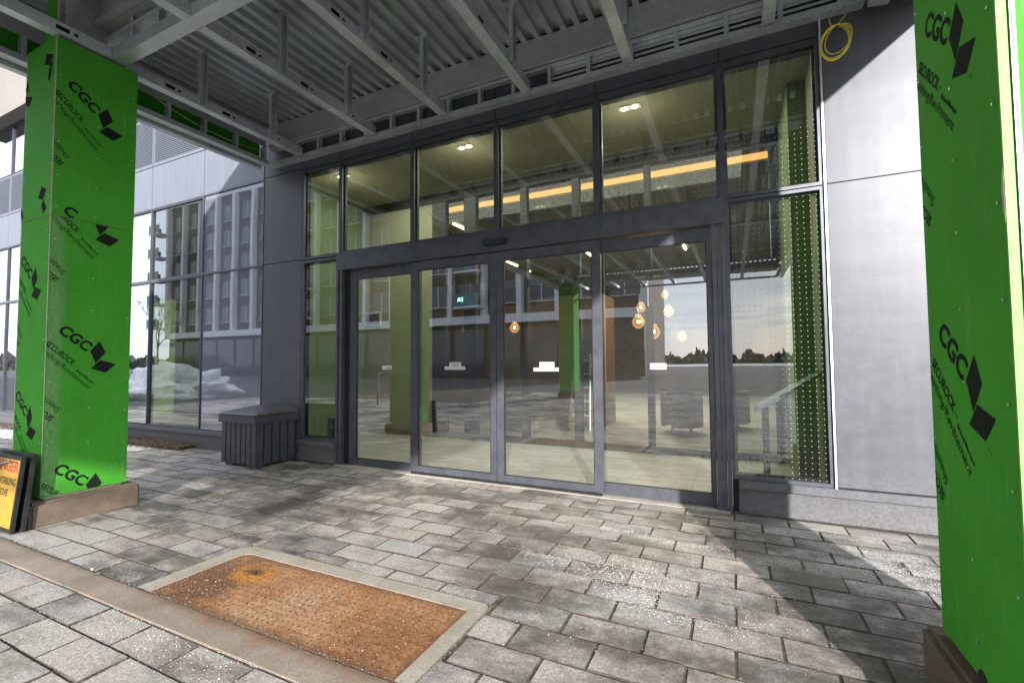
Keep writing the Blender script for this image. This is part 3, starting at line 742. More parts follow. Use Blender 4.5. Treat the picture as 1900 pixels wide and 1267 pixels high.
# stickers on the doors
def sticker(parent, rects, y, words):
    m = MB()
    for k, (x0, x1, z0, z1) in enumerate(rects): m.box(x0, x1, y - .0016 - .0004 * k, y, z0, z1)
    o = m.build('sticker', M['white_lbl'], parent)
    for (st_, x0, x1, z, cap, bold) in words:
        fl = Flat(); fl.text(st_, (x0, z), (x1, z), cap, bold)
        fl.build('sticker_lettering', lambda u, v: (u, y - .003, v), (-99, 99, -99, 99), M['black_ink'], parent)
sticker(f1, [(-4.106, -3.947, 1.262, 1.315)], 4.693, [('record', -4.045, -3.975, 1.274, .022, .03)])
sticker(s1, [(-3.095, -2.81, 1.262, 1.302), (-3.03, -2.865, 1.290, 1.352)], 4.623, [('AUTOMATIC DOOR', -3.02, -2.875, 1.333, .013, .01), ('record', -2.985, -2.905, 1.306, .020, .03)])
sticker(s2, [(-1.948, -1.662, 1.247, 1.286), (-1.878, -1.71, 1.274, 1.345)], 4.623, [('AUTOMATIC DOOR', -1.868, -1.72, 1.324, .013, .01), ('record', -1.83, -1.75, 1.292, .022, .03)])
sticker(f4, [(-.736, -.583, 1.265, 1.326)], 4.693, [('record', -.68, -.605, 1.280, .022, .03)])

# left glazing
lx = [-6.395, -7.89, -9.42, -10.93, -12.43, -13.93, -15.43, -16.93]
for i, (b, a) in enumerate(zip(lx[:-1], lx[1:])):
    for (z0, z1) in ((.29, 2.825), (2.845, 4.14)):
        if i in (1, 4): window(a, b, z0, z1, 'glass_left', .022, depth=.07)
        elif i == 0: panel(a + .004, b - .004, z0, z1, 'spandrel', 'spandrel_glass', y=D + .012)
        else: window(a, b, z0, z1, 'glass_sky', .018, depth=.07)
for i, (b, a) in enumerate(zip(lx[:-1], lx[1:])):
    panel(a, b, 4.16, 4.93, 'light_panel')
    # louvre bay
    fm = MB().box(a + .01, b - .01, D + .001, D + .05, 4.94, 4.99).box(a + .01, b - .01, D + .001, D + .05, 5.84, 5.88).box(a + .01, a + .04, D + .001, D + .05, 4.99, 5.84).box(b - .04, b - .01, D + .001, D + .05, 4.99, 5.84)
    lo = fm.build('louvre', M['light_panel'], bld)
    sl = MB(); z = 5.0
    while z < 5.83:
        sl.box(a + .04, b - .04, D + .004, D + .03, z, z + .015); z += .034
    MB().box(a + .04, b - .04, D + .05, D + .058, 4.99, 5.84).build('louvre_back', M['frame_dark'], lo)
    sl.build('louvre_slats', M['light_panel'], lo, kind='stuff')
    window(a, b, 5.9, 7.1, 'glass_sky', .018, depth=.07)
    MB().box(a, b, D - .28, D + .2, 7.12, 9.2).build('upper_cladding', M['beige'], bld)
for x in lx[:3]: MB().box(x - .009, x + .009, D - .006, D + .01, .29, 4.15).build('mullion_cap', M['frame'], bld)
MB().box(-17, -6.4, D - .008, D + .01, 2.822, 2.848).box(-17, -6.4, D - .008, D + .01, 4.138, 4.162).build('transom_cap', M['frame'], bld)
# roof and hidden walls that close the rooms
MB().box(-18, 8, 4.76, 26, 5.62, 5.8).box(-18, 8, D + .11, D + .2, 9, 9.2).build('roof', M['beige'], bld)
MB().box(-18, -17.9, D + .1, 26, 0, 9).box(7.9, 8, D + .1, 26, 0, 9).box(-18, 8, 25.9, 26, 0, 9).box(-18, -6.4, 4.86, 5.0, 5.0, 9).box(-6.4, 8, 4.8, 4.95, 5.3, 9).box(-6.4, 8, D, D + .05, 5.305, 9).build('outer_wall', M['beige'], bld)

# ------------------------------------------------------------------ interior behind the glass
MB().box(-17.9, 7.9, 4.80, 25.9, -.05, .004).build('interior_floor', M['tile'], kind='structure')
MB().box(-6.6, .8, 5.36, 7.15, 4.45, 4.55).build('vestibule_ceiling', M['olive'], kind='structure')
MB().box(-6.6, .8, 4.76, 5.36, 4.40, 4.5).box(-6.6, .8, 6.98, 7.12, 4.28, 4.44).build('vestibule_bulkhead', M['frame_dark'], kind='structure')
MB().box(-6.75, -6.6, 4.76, 7.2, 0, 4.6).build('vestibule_side_wall', M['green_wall'], kind='structure')
MB().box(-6.6, -4.95, 7.0, 7.15, .004, 4.45).build('vestibule_back_wall', M['olive'], kind='structure')
MB().box(-6.58, -4.97, 6.985, 6.999, .004, .1).build('skirting_board', M['brown'], kind='structure')
MB().box(.62, .8, 5.9, 7.15, 0, 4.45).build('vestibule_right_wall', M['green_wall'], kind='structure')
MB().box(.8, .95, 4.8, 5.95, 0, 4.6).build('vestibule_corner_wall', M['olive'], kind='structure')
part = thing('inner_glass_screen', (-2.2, 7.05, 0), 'dark framed glass screen standing inside behind the entrance doors', 'glass screen')
ms = [(-4.95, -4.66), (-4.27, -4.03), (-3.17, -3.05), (-2.26, -2.14), (-1.14, -1.05), (.50, .60)]
for a, b in ms: MB().box(a, b, 6.99, 7.11, .004, 4.28).build('mullion', M['frame_dark'], part)
MB().box(-4.66, .50, 7.0, 7.10, 2.60, 2.72).build('transom', M['frame_dark'], part)
MB().box(-4.66, .50, 7.0, 7.10, .004, .10).build('bottom_rail', M['frame_dark'], part)
for (a, b), (c, d) in zip(ms[:-1], ms[1:]):
    MB().box(b, c, 7.045, 7.055, .10, 2.60, 1, {2: 0}).build('pane', [M['glass_in'], M['clear']], part)
    MB().box(b, c, 7.045, 7.055, 2.72, 4.28, 1, {2: 0}).build('pane', [M['glass_in'], M['clear']], part)
# lobby
MB().box(-12, 7.8, 8.5, 25.8, 4.66, 4.75).build('lobby_ceiling', M['darkceil'], kind='structure')
MB().box(-12, 7.8, 7.16, 8.5, 5.3, 5.4).box(-12, 7.8, 8.44, 8.5, 4.6, 5.3).build('cove_wall', M['olive'], kind='structure')
MB().box(-12, 7.8, 21.8, 22, 0, 4.66).box(-12.1, -12, 7.2, 22, 0, 4.7).box(7.7, 7.8, 7.2, 22, 0, 4.7).build('lobby_wall', M['brown'], kind='structure')
cv = thing('cove_light', (-2.2, 8.4, 4.62), 'long glowing orange cove light along the lobby ceiling edge', 'ceiling light')
MB().box(-5.62, .62, 8.40, 8.435, 4.62, 4.72).build('lamp_strip', M['cove'], cv)

MB().box(-9, -2.6, 10.4, 10.6, .004, 2.75).box(-3.9, -2.4, 9.4, 10.4, .004, 2.75).build('wood_panel_wall', M['wood'], kind='structure')
for (x, y0, y1, w_) in ((-6.6, 13.3, 14.3, 'at the upper left of the right sliding door'), (-6.6, 14.9, 15.4, 'shorter and just beyond the first'), (-3.9, 13.3, 14.1, 'at the top right of the right sliding door'), (-1.18, 13.4, 14.5, 'high behind the right fixed door panel'), (-5.9, 9.2, 10.4, 'behind the left sliding door')):
    o = tag(MB().box(x - .03, x + .03, y0, y1, 4.62, 4.655).build('led_bar', M['led']), 'lit bar light in the lobby ceiling ' + w_, 'ceiling light', 'bar lights in the lobby ceiling')
def light(name, typ, loc, energy, colr, size=1.0, size_y=None, rot=(0, 0, 0)):
    ld = bpy.data.lights.new(name, typ); ld.energy = energy; ld.color = colr
    if typ == 'AREA':
        ld.size = size
        if size_y: ld.shape = 'RECTANGLE'; ld.size_y = size_y
    else: ld.shadow_soft_size = size
    lo_ = bpy.data.objects.new(name, ld); col.objects.link(lo_); lo_.location = loc; lo_.rotation_euler = rot
    return lo_
def downlight(x, y, z, energy, lab):
    t = thing('downlight', (x, y, z), lab, 'ceiling light', 'lit double downlights in the vestibule ceiling')
    MB().box(x - .13, x + .13, y - .055, y + .055, z - .012, z - .001).build('trim', M['white_lbl'], t)
    for s_ in (-1, 1):
        m = MB(); m.prism([(x + s_ * .06 + .035 * math.cos(a * math.pi / 6), y + .035 * math.sin(a * math.pi / 6)) for a in range(12)], 'z', z - .018, z - .0121)
        m.build('bulb', M['bulb'], t)
    light('downlight_beam', 'POINT', (x, y, z - .45), energy, (1.0, .86, .62), .05)
downlight(-5.75, 5.6, 4.45, 4, 'lit double downlight seen through the narrow window left of the doors')
downlight(-3.4, 5.61, 4.45, 4, 'lit double downlight seen through the second transom window')
downlight(-1.06, 5.61, 4.45, 4, 'lit double downlight seen through the fourth transom window')
light('lobby_light', 'AREA', (-3, 13, 4.6), 230, (1, .88, .68), 8, 6)
light('vestibule_light', 'AREA', (-2.8, 6.1, 4.43), 48, (1, .93, .74), 6, 1.2)
# pendant cluster
def pendant(x, y, z, r, lab, glow='amber'):
    t = thing('pendant_lamp', (x, y, z), lab, 'pendant lamp', 'amber glass pendant lamps hanging in the lobby')
    MB().tube([(x, y, z + r), (x, y, 4.66)], .006, 6).build('cord', M['frame_dark'], t)
    m = MB(); n = 14; prof = [(0.12, 1.25), (.45, 1.2), (.5, .9), (.75, .6), (1, .15), (.9, -.35), (.55, -.8), (.15, -1)]
    vs = [(x + r * pr * math.cos(2 * math.pi * k / n), y + r * pr * math.sin(2 * math.pi * k / n), z + r * pz) for pr, pz in prof for k in range(n)]
    fs = [(i * n + k, i * n + (k + 1) % n, (i + 1) * n + (k + 1) % n, (i + 1) * n + k) for i in range(len(prof) - 1) for k in range(n)]
    m.add(vs, fs).build('glass_shade', M[glow], t, smooth=True)
    MB().tube([(x, y, z + .3 * r), (x, y, z - .1 * r)], r * .22, 8).build('bulb', M['bulb'], t)
pendant(-4.70, 10.0, 2.16, 0.120, 'amber glass pendant lamp hanging alone behind the middle door')
pendant(-1.79, 10.0, 2.17, 0.136, 'lower left amber pendant lamp of the cluster behind the right door')
pendant(-1.50, 10.1, 1.95, 0.144, 'lowest amber pendant lamp of the cluster behind the right door')
pendant(-1.80, 10.4, 2.52, 0.104, 'upper left amber pendant lamp of the cluster behind the right door')
pendant(-1.20, 10.2, 2.38, 0.112, 'right amber pendant lamp of the cluster behind the right door')
pendant(-1.30, 10.5, 2.78, 0.088, 'highest amber pendant lamp of the cluster behind the right door')
pendant(-.95, 10.3, 1.85, 0.096, 'rightmost small amber pendant lamp of the cluster behind the right door')
light('pendant_glow', 'POINT', (-1.5, 9.8, 2.2), 9, (1, .6, .3), .2)
t = thing('box_stack', (-3.9, 8.6, 0), 'stack of flattened pale cardboard boxes on the lobby floor behind the doors', 'boxes')
z_ = .006
for k in range(9):
    h_ = random.uniform(.05, .11); a_ = random.uniform(-.05, .05)
    MB().box(-4.3 + a_, -3.35 + a_, 8.3 + a_, 8.9 - a_, z_, z_ + h_ - .012).build('flat_box', M['cardboard'], t, bevel=.006); z_ += h_
t = thing('step_ladder', (-2.75, 9.0, 0), 'aluminium step ladder standing in the lobby behind the right sliding door', 'ladder')
for sx_ in (-.22, .22):
    MB().tube([(-2.75 + sx_, 8.8, .005), (-2.75 + sx_ * .7, 9.1, 1.5)], .018, 6).build('rail', M['galv'], t)
    MB().tube([(-2.75 + sx_, 9.5, .005), (-2.75 + sx_ * .7, 9.12, 1.48)], .014, 6).build('rear_leg', M['galv'], t)
for k in range(5): MB().box(-2.95, -2.55, 8.82 + .055 * k, 8.93 + .055 * k, .28 + .27 * k, .30 + .27 * k).build('tread', M['galv'], t)
def armchair(x, y, rot, lab):
    t = thing('tub_chair', (x, y, 0), lab, 'chair')
    pts = [(x + .38 * math.cos(R(a) + rot), y + .38 * math.sin(R(a) + rot)) for a in range(20, 341, 20)]; inn_ = [(x + .28 * math.cos(R(a) + rot), y + .28 * math.sin(R(a) + rot)) for a in range(340, 19, -20)]
    MB().prism(pts + inn_, 'z', .12, .74).build('shell', M['brown'], t, bevel=.01)
    MB().prism([(x + .275 * math.cos(R(a)), y + .275 * math.sin(R(a))) for a in range(0, 360, 20)], 'z', .14, .44).build('seat', M['brown'], t, bevel=.02)
    for q_ in range(4): MB().tube([(x + .24 * math.cos(R(45 + 90 * q_)), y + .24 * math.sin(R(45 + 90 * q_)), .004), (x + .22 * math.cos(R(45 + 90 * q_)), y + .22 * math.sin(R(45 + 90 * q_)), .14)], .015, 6).build('leg', M['frame_dark'], t)
armchair(-.9, 9.3, 4.0, 'dark round tub chair in the lobby behind the right fixed door panel')
armchair(-.1, 10.2, 3.2, 'farther dark tub chair in the lobby near the right door jamb')
armchair(-5.6, 9.6, 5.2, 'dark tub chair in the lobby behind the left sliding door')
# exit sign, vent, round lamp, poster
t = thing('exit_sign', (-5.3, 8.5, 2.7), 'small green lit exit sign in the lobby behind the second door panel', 'exit sign')
MB().box(-5.42, -5.18, 8.5, 8.56, 2.62, 2.78).build('housing', M['frame_dark'], t)
pic = Flat(); pic.poly([(-5.36, 2.66), (-5.33, 2.66), (-5.31, 2.70), (-5.29, 2.66), (-5.27, 2.66), (-5.29, 2.72), (-5.27, 2.74), (-5.30, 2.745), (-5.34, 2.74)])
pic.poly([(-5.25, 2.65), (-5.22, 2.65), (-5.22, 2.75), (-5.25, 2.75)])
pic.build('pictogram', lambda u, v: (u, 8.497, v), (-99, 99, -99, 99), M['exit_w'], t)
t = thing('wall_vent', (-6.45, 6.98, 2.2), 'small pale rectangular air vent on the olive wall behind the left door', 'vent')
MB().box(-6.55, -6.15, 6.975, 6.998, 2.08, 2.34).build('vent_frame', M['white_lbl'], t)
m = MB()
for k in range(7): m.box(-6.52, -6.18, 6.965, 6.974, 2.11 + k * .03, 2.125 + k * .03)
m.build('vent_slats', M['frame_dark'], t, kind='stuff')
t = tag(MB().prism([(-5.33 + .10 * math.cos(a * math.pi / 10), 2.10 + .11 * math.sin(a * math.pi / 10)) for a in range(20)], 'y', 5.25, 5.30).build('wall_lamp', simple('cream_lamp', (.8, .75, .5), .5, emit=(1, .9, .55), estr=.5)), 'round cream lamp glimpsed at the edge of the narrow window', 'lamp')
t = thing('leaning_board', (-5.1, 4.95, 0), 'low dark green board with pale SIGN lettering inside the narrow window', 'board')
MB().box(-5.32, -4.86, 4.93, 4.96, .02, .56).build('panel', simple('dark_green_board', (.05, .07, .02), .6), t)
fl = Flat(); fl.text('SIGN', (-5.29, .40), (-5.03, .43), .085, .01); fl.build('lettering', lambda u, v: (u, 4.927, v), (-9, 9, -9, 9), M['olive'], t)
# slanted board on a post behind the right window
t = thing('slanted_board', (.4, 5.6, 0), 'slanted pale glass topped board on a dark post behind the right window', 'display board')
m = MB(); m.prism([(.19, .82), (.21, .865), (.60, 1.115), (.62, 1.08)], 'y', 5.3, 5.75).build('board', M['light_panel'], t)
MB().box(.26, .32, 5.45, 5.55, .004, .86).build('post', M['frame_dark'], t)
MB().prism([(.60, 1.09), (.60, 1.12), (.79, 1.24), (.79, 1.21)], 'y', 5.3, 5.7).build('raised_end', M['frame_dark'], t)
t = tag(MB().box(-7.9, -6.7, 5.7, 6.1, .004, .42).box(-7.85, -7.8, 5.7, 6.1, .42, .9).build('lounge_bench', M['brown']), 'low dark bench standing inside behind the left window', 'bench')
MB().box(-17.8, -6.78, 7.4, 7.5, 0, 5.6).build('left_room_wall', M['green_wall'], kind='structure')
MB().box(-17.8, -6.78, 4.86, 7.4, 4.3, 4.4).build('left_room_ceiling', M['olive'], kind='structure')
light('left_room_light', 'AREA', (-9, 6.1, 4.25), 60, (1, .95, .75), 3, 1.2)
tag(MB().box(-9.2, -8.3, 5.9, 5.96, 4.25, 4.295).build('tube_light', M['led']), 'short lit tube lamp on the ceiling behind the left window', 'ceiling light')

# ------------------------------------------------------------------ canopy frame
can = thing('entrance_canopy', (-2.4, 4.5, 4.27), 'unfinished canopy of bare galvanised steel studs and corrugated metal deck', 'canopy')
CX0, CX1, CY0, CY1, CZ = -6.30, 1.60, -9.4, 4.64, 4.27
DZ = 4.88
# corrugated deck
m = MB(); prof = []; x = CX0 + .02
while x < CX1 - .02:
    prof += [(x, DZ), (x + .060, DZ), (x + .076, DZ + .05), (x + .136, DZ + .05)]; x += .152
prof.append((x, DZ))
np_ = len(prof)
vs = [(p[0], CY0 + .02, p[1]) for p in prof] + [(p[0], CY1 - .06, p[1]) for p in prof]
fs = [(i, i + 1, np_ + i + 1, np_ + i) for i in range(np_ - 1)]
m.add(vs, fs); vs2 = [(p[0], p[1], p[2] + .004) for p in vs]; m.add(vs2, fs)
m.build('corrugated_deck', M['galv_dark'], can)
MB().box(CX0, CX1, CY0, CY1 - .02, DZ + .06, DZ + .2).build('roof_slab', M['beige'], can)

def cstud_y(x0, x1, y0, y1, z0, h, web='+', holes=True, lip=.02, t=.003, name='joist', mat='galv'):
    """C section along y: bottom and top flange, web on one side with service slots"""
    m = MB()
    m.box(x0, x1, y0, y1, z0, z0 + t).box(x0, x1, y0, y1, z0 + h - t, z0 + h)
    xa, xb = (x1 - t, x1) if web == '+' else (x0, x0 + t)
    ya = y0; zl, zh = z0 + h * .5 - .02, z0 + h * .5 + .02
    ys = []
    if holes:
        k = y0 + .38
        while k < y1 - .25: ys.append(k); k += .61
    for k in ys:
        m.box(xa, xb, ya, k, z0 + t, z0 + h - t)
        m.box(xa, xb, k, k + .095, z0 + t, zl).box(xa, xb, k, k + .095, zh, z0 + h - t)
        m.box(xa, xb, k + .095, k + .125, z0 + t, z0 + h - t)
        m.box(xa, xb, k + .125, k + .155, z0 + t, zl + .006).box(xa, xb, k + .125, k + .155, zh - .006, z0 + h - t)
        ya = k + .155
    m.box(xa, xb, ya, y1, z0 + t, z0 + h - t)
    for k in ys: m.box((x0 + x1) / 2 + .02, (x0 + x1) / 2 + .023, k - .02, k + .18, z0 + t, z0 + h - t, 1)  # near-black plates added behind the slots, painted as the shade inside
    xc, xd = (x0, x0 + t) if web == '+' else (x1 - t, x1)
    m.box(xc, xd, y0, y1, z0 + t, z0 + lip).box(xc, xd, y0, y1, z0 + h - lip, z0 + h - t)
    return m.build(name, [M[mat], M['hole']], can)
JX = [-5.42, -4.105, -3.02, -1.95, -.85, .35]
j0 = cstud_y(JX[0] - .05, JX[0] + .05, 2.365, 4.49, CZ, .105)
for x in JX[1:]: copy_part(j0, (x - JX[0], 0, 0), can)
j1 = cstud_y(JX[0] + .04, JX[0] + .14, -1.6, 2.235, CZ, .105)
for x in JX[1:]: copy_part(j1, (x - JX[0] - .08, 0, 0), can)
j2_ = cstud_y(JX[0] + .04, JX[0] + .14, CY0 + .15, -1.7, CZ, .105, holes=False)
for x in JX[1:]: copy_part(j2_, (x - JX[0] - .08, 0, 0), can)
# cross beams (along x)
def ctrack_x(x0, x1, y0, y1, z0, h, name='cross_beam', mat='galv'):
    t = .003
    return MB().box(x0, x1, y0, y1, z0, z0 + t).box(x0, x1, y0, y0 + t, z0 + t, z0 + h).box(x0, x1, y1 - t, y1, z0 + t, z0 + h).build(name, M[mat], can)
ctrack_x(-5.80, CX1 - .1, 2.24, 2.36, CZ, .11)
ctrack_x(-6.1, CX1 - .1, -1.72, -1.60, CZ, .11)
ctrack_x(-6.1, CX1 - .1, -7.55, -7.43, CZ, .11)
# hangers with clips
def hanger(x, y):
    t = .003; w = .09; z0, z1 = CZ + .012, DZ - .002
    m = MB().box(x, x + t, y - w / 2, y + w / 2, z0, z1).box(x + t, x + .042, y - w / 2, y - w / 2 + t, z0, z1).box(x + t, x + .042, y + w / 2 - t, y + w / 2, z0, z1)
    m.box(x + .039, x + .042, y - w / 2 + t, y - w / 2 + .014, z0, z1).box(x + .039, x + .042, y + w / 2 - .014, y + w / 2 - t, z0, z1)
    m.box(x + .0, x + .042, y - w / 2 - .003, y - w / 2, z1 - .09, z1)
    m.prism([(x + .042, z1), (x + .12, z1), (x + .042, z1 - .075)], 'y', y - w / 2 - .008, y - w / 2 - .005)
    m.prism([(x - .003, z1), (x - .10, z1), (x - .003, z1 - .075)], 'y', y - w / 2 - .008, y - w / 2 - .005)
    return m.build('hanger_stud', M['galv'], can)
h0 = hanger(JX[0] + .053, 3.11)
for x in JX:
    for y in (3.11, 4.0):
        if x == JX[0] and y == 3.11: continue
        copy_part(h0, (x - JX[0], y - 3.11, 0), can)
for x in JX:
    for y in (1.1, .15, -1.2):
        copy_part(h0, (x - JX[0] + .09, y - 3.11, 0), can)
# small self-drilling screws on joist flanges
m = MB()
for x in JX:
    for y in [2.5 + .31 * k for k in range(7)]:
        xx = x + random.choice((-.03, .03)); m.prism([(xx + .006 * math.cos(a * math.pi / 3), y + .006 * math.sin(a * math.pi / 3)) for a in range(6)], 'z', CZ - .004, CZ - .0005)
    for y in [2.55 + .33 * k for k in range(6)]:
        m.prism([(y + .006 * math.cos(a * math.pi / 3), CZ + .08 + .006 * math.sin(a * math.pi / 3)) for a in range(6)], 'x', x + .0505, x + .054)
m.build('screws', M['galv_beam'], can, kind='stuff')

# edge ladder: bottom track, short studs, galvanised edge beam above
def rim_x(y, sgn, x0, x1, skip=()):
    """edge along x, room side = sgn (-1: inside is towards -y)"""
    a = y; b = y + sgn * .10
    ctrack_x(x0, x1, min(a, b), max(a, b), CZ, .055, 'rim_track')
    MB().box(x0, x1, min(b, b + sgn * .012), max(b, b + sgn * .012), CZ - .004, CZ + .012).build('rim_lip', M['galv'], can)
    MB().box(x0, x1, y + sgn * .085, y + sgn * .09, CZ + .30, DZ).box(x0, x1, y + sgn * .09, y + sgn * .115, CZ + .285, CZ + .31).box(x0, x1, y + sgn * .03, y + sgn * .085, CZ + .285, CZ + .291).build('edge_beam', M['galv_beam'], can)
    ctrack_x(x0, x1, min(y + sgn * .01, y + sgn * .08), max(y + sgn * .01, y + sgn * .08), CZ + .245, .03, 'rim_track')
def short_stud(x, y0, y1):
    t = .003
    return MB().box(x, x + .04, y0, y0 + t, CZ + .004, CZ + .25).box(x, x + t, y0 + t, y1, CZ + .004, CZ + .25).box(x, x + .04, y1 - t, y1, CZ + .004, CZ + .25).build('short_stud', M['galv'], can)
rim_x(CY1, -1, -6.15, 1.05)
s0 = short_stud(-5.18, 4.555, 4.625)
x = -5.18 + .43
while x < 1.0: copy_part(s0, (x + 5.18, 0, 0), can); x += .432
copy_part(s0, (-.43, 0, 0), can)
MB().box(-1.7, 1.05, 4.60, 4.605, CZ + .12, CZ + .145).box(-1.7, 1.05, 4.60, 4.605, CZ + .17, CZ + .195).box(-1.7, 1.05, 4.60, 4.606, CZ + .2, CZ + .24).build('furring_strips', M['galv'], can)
# end plates at the right
MB().prism([(1.065, CZ - .05), (1.20, CZ - .07), (1.21, CZ + .3), (1.065, CZ + .3)], 'y', 4.50, 4.56).build('end_plate', M['galv'], can)
MB().box(1.29, 1.58, 4.42, 4.55, CZ - .08, CZ + .3).build('end_plate', M['rustpl'], can, label='rust stained end plate')
# edge along y (left and right)
def rim_y(x, sgn, y0, y1):
    t = .003; xs_ = sorted((x + sgn * .05, x + sgn * .17))
    MB().box(xs_[0], xs_[1], y0, y1, CZ + .02, CZ + .023).box(xs_[0], xs_[0] + t, y0, y1, CZ + .023, CZ + .08).box(xs_[1] - t, xs_[1], y0, y1, CZ + .023, CZ + .08).build('rim_track', M['galv'], can)
    xo = sorted((x - sgn * .06, x + sgn * .02))
    MB().box(xo[0], xo[1], y0, y1, CZ - .02, CZ - .017).box(xo[0], xo[0] + t, y0, y1, CZ - .017, CZ + .06).box(xo[1] - t, xo[1], y0, y1, CZ - .017, CZ + .04).build('outer_track', M['galv'], can)
    xb = sorted((x + sgn * .11, x + sgn * .115)); xl = sorted((x + sgn * .115, x + sgn * .14))
    MB().box(xb[0], xb[1], y0, y1, CZ + .30, DZ).box(xl[0], xl[1], y0, y1, CZ + .285, CZ + .31).build('edge_beam', M['galv_beam'], can)
    MB().box(x - sgn * .035 - .006, x - sgn * .035 + .006, y0, y1, CZ + .0, DZ + .05).build('green_fascia_board', M['board'], can)
def side_stud(x, y, sgn):
    xs_ = sorted((x + sgn * .06, x + sgn * .14)); t = .003
    return MB().box(xs_[0], xs_[1], y, y + t, CZ + .024, CZ + .285).box(xs_[0], xs_[0] + t, y + t, y + .04, CZ + .024, CZ + .285).box(xs_[1] - t, xs_[1], y + t, y + .04, CZ + .024, CZ + .285).build('short_stud', M['galv'], can)
rim_y(CX0, 1, CY0, 4.52); rim_y(CX1, -1, CY0, 4.4)
ss = side_stud(CX0, 3.18, 1); y = 3.18 + .43
while y < 4.5: copy_part(ss, (0, y - 3.18, 0), can); y += .43
y = 3.18 - .43
while y > -2: copy_part(ss, (0, y - 3.18, 0), can); y -= .43
ss2 = side_stud(CX1, 3.9, -1)
for k in range(1, 10): copy_part(ss2, (0, -.43 * k, 0), can)
rim_x(CY0, 1, -6.15, 1.5)
# transfer beams over the column lines
for y in (2.20, -7.5):
    MB().box(-6.1, 1.5, y, y + .006, 4.62, DZ - .001).box(-6.1, 1.5, y - .05, y, 4.60, 4.63).box(-6.1, 1.5, y + .006, y + .10, 4.60, 4.606).build('transfer_beam', M['galv_beam'], can)
s3 = MB().box(-5.0, -4.96, 2.25, 2.253, CZ + .11, 4.60).box(-5.0, -4.997, 2.253, 2.33, CZ + .11, 4.60).build('short_stud', M['galv'], can)
for k in range(1, 15): copy_part(s3, (.43 * k, 0, 0), can)
MB().box(-5.75, 1.45, 2.245, 2.35, 4.50, 4.53).build('cross_beam', M['galv'], can)
# dangling grey wire on the left edge
pts = [(-6.12, 2.75 + .09 * k, 4.60 - .12 * math.sin(k / 19 * math.pi) - .008 * k) for k in range(20)]
MB().tube(pts, .005, 6).build('loose_wire', M['cream'], can)

# yellow cable coil hanging from the rim
coil = thing('yellow_cable_coil', (.8, 4.48, 3.95), 'coil of yellow cable hanging from the canopy edge beside the right window', 'cable')
def loop(cx, cz, rx, rz, ph, tilt, dy, n=44, turns=1.0):
    pts = []
    for i in range(n + 1):
        a = ph + 2 * math.pi * turns * i / n
        x_ = rx * math.cos(a); z_ = rz * math.sin(a)
        pts.append((cx + x_ * math.cos(tilt) - z_ * math.sin(tilt), 4.47 + dy * (i / n), cz + x_ * math.sin(tilt) + z_ * math.cos(tilt)))
    return pts
for k, (cx, cz, rx, rz, ti) in enumerate(((.825, 3.955, .095, .135, -.18), (.832, 3.95, .10, .142, -.24), (.820, 3.948, .098, .145, -.13), (.85, 3.98, .085, .13, -.45))):
    MB().tube(loop(cx, cz, rx, rz, k * .7, ti, .012 + .006 * k), .0038, 6).build('cable_loop', M['yellow'], coil, smooth=True)
MB().tube([(.80, 4.47, 4.09), (.79, 4.475, 4.14), (.80, 4.50, 4.20), (.82, 4.53, 4.27)], .0038, 6).build('cable_tie', M['yellow'], coil, smooth=True)
MB().tube([(.86, 4.475, 4.11), (.90, 4.48, 4.15), (.91, 4.50, 4.21), (.90, 4.53, 4.28)], .0038, 6).build('cable_tail', M['yellow'], coil, smooth=True)

# ------------------------------------------------------------------ columns
def print_set(fl, du, dz):
    s = lambda p: (p[0] + du, p[1] + dz)
    fl.text('CGC', s((.068, 1.645)), s((.272, 1.472)), .088, .035)
    fl.poly([s(p) for p in ((.370, 1.569), (.418, 1.468), (.344, 1.366), (.301, 1.477))])
    fl.poly([s(p) for p in ((.378, 1.396), (.498, 1.358), (.423, 1.277), (.309, 1.32))])
    fl.text('TM/MC', s((.435, 1.255)), s((.46, 1.235)), .008)
    fl.text('SECUROCK', s((-.012, 1.530)), s((.178, 1.345)), .046, .022)
    fl.text('TM/MD', s((.19, 1.352)), s((.215, 1.328)), .009)
    fl.text('Brand/Marque', s((.205, 1.300)), s((.328, 1.175)), .020, .02)
    fl.text('Sheathing/Rev\u00eatement', s((-.075, 1.515)), s((.292, 1.128)), .043)
def upside_set(fl, du, dz):
    s = lambda p: (p[0] + du, p[1] + dz)
    fl.text('Sheathing/Rev\u00eatement', s((.115, 2.170)), s((-.25, 2.56)), .046)
    fl.text('SECUROCK', s((.072, 2.10)), s((-.12, 2.29)), .046, .022)

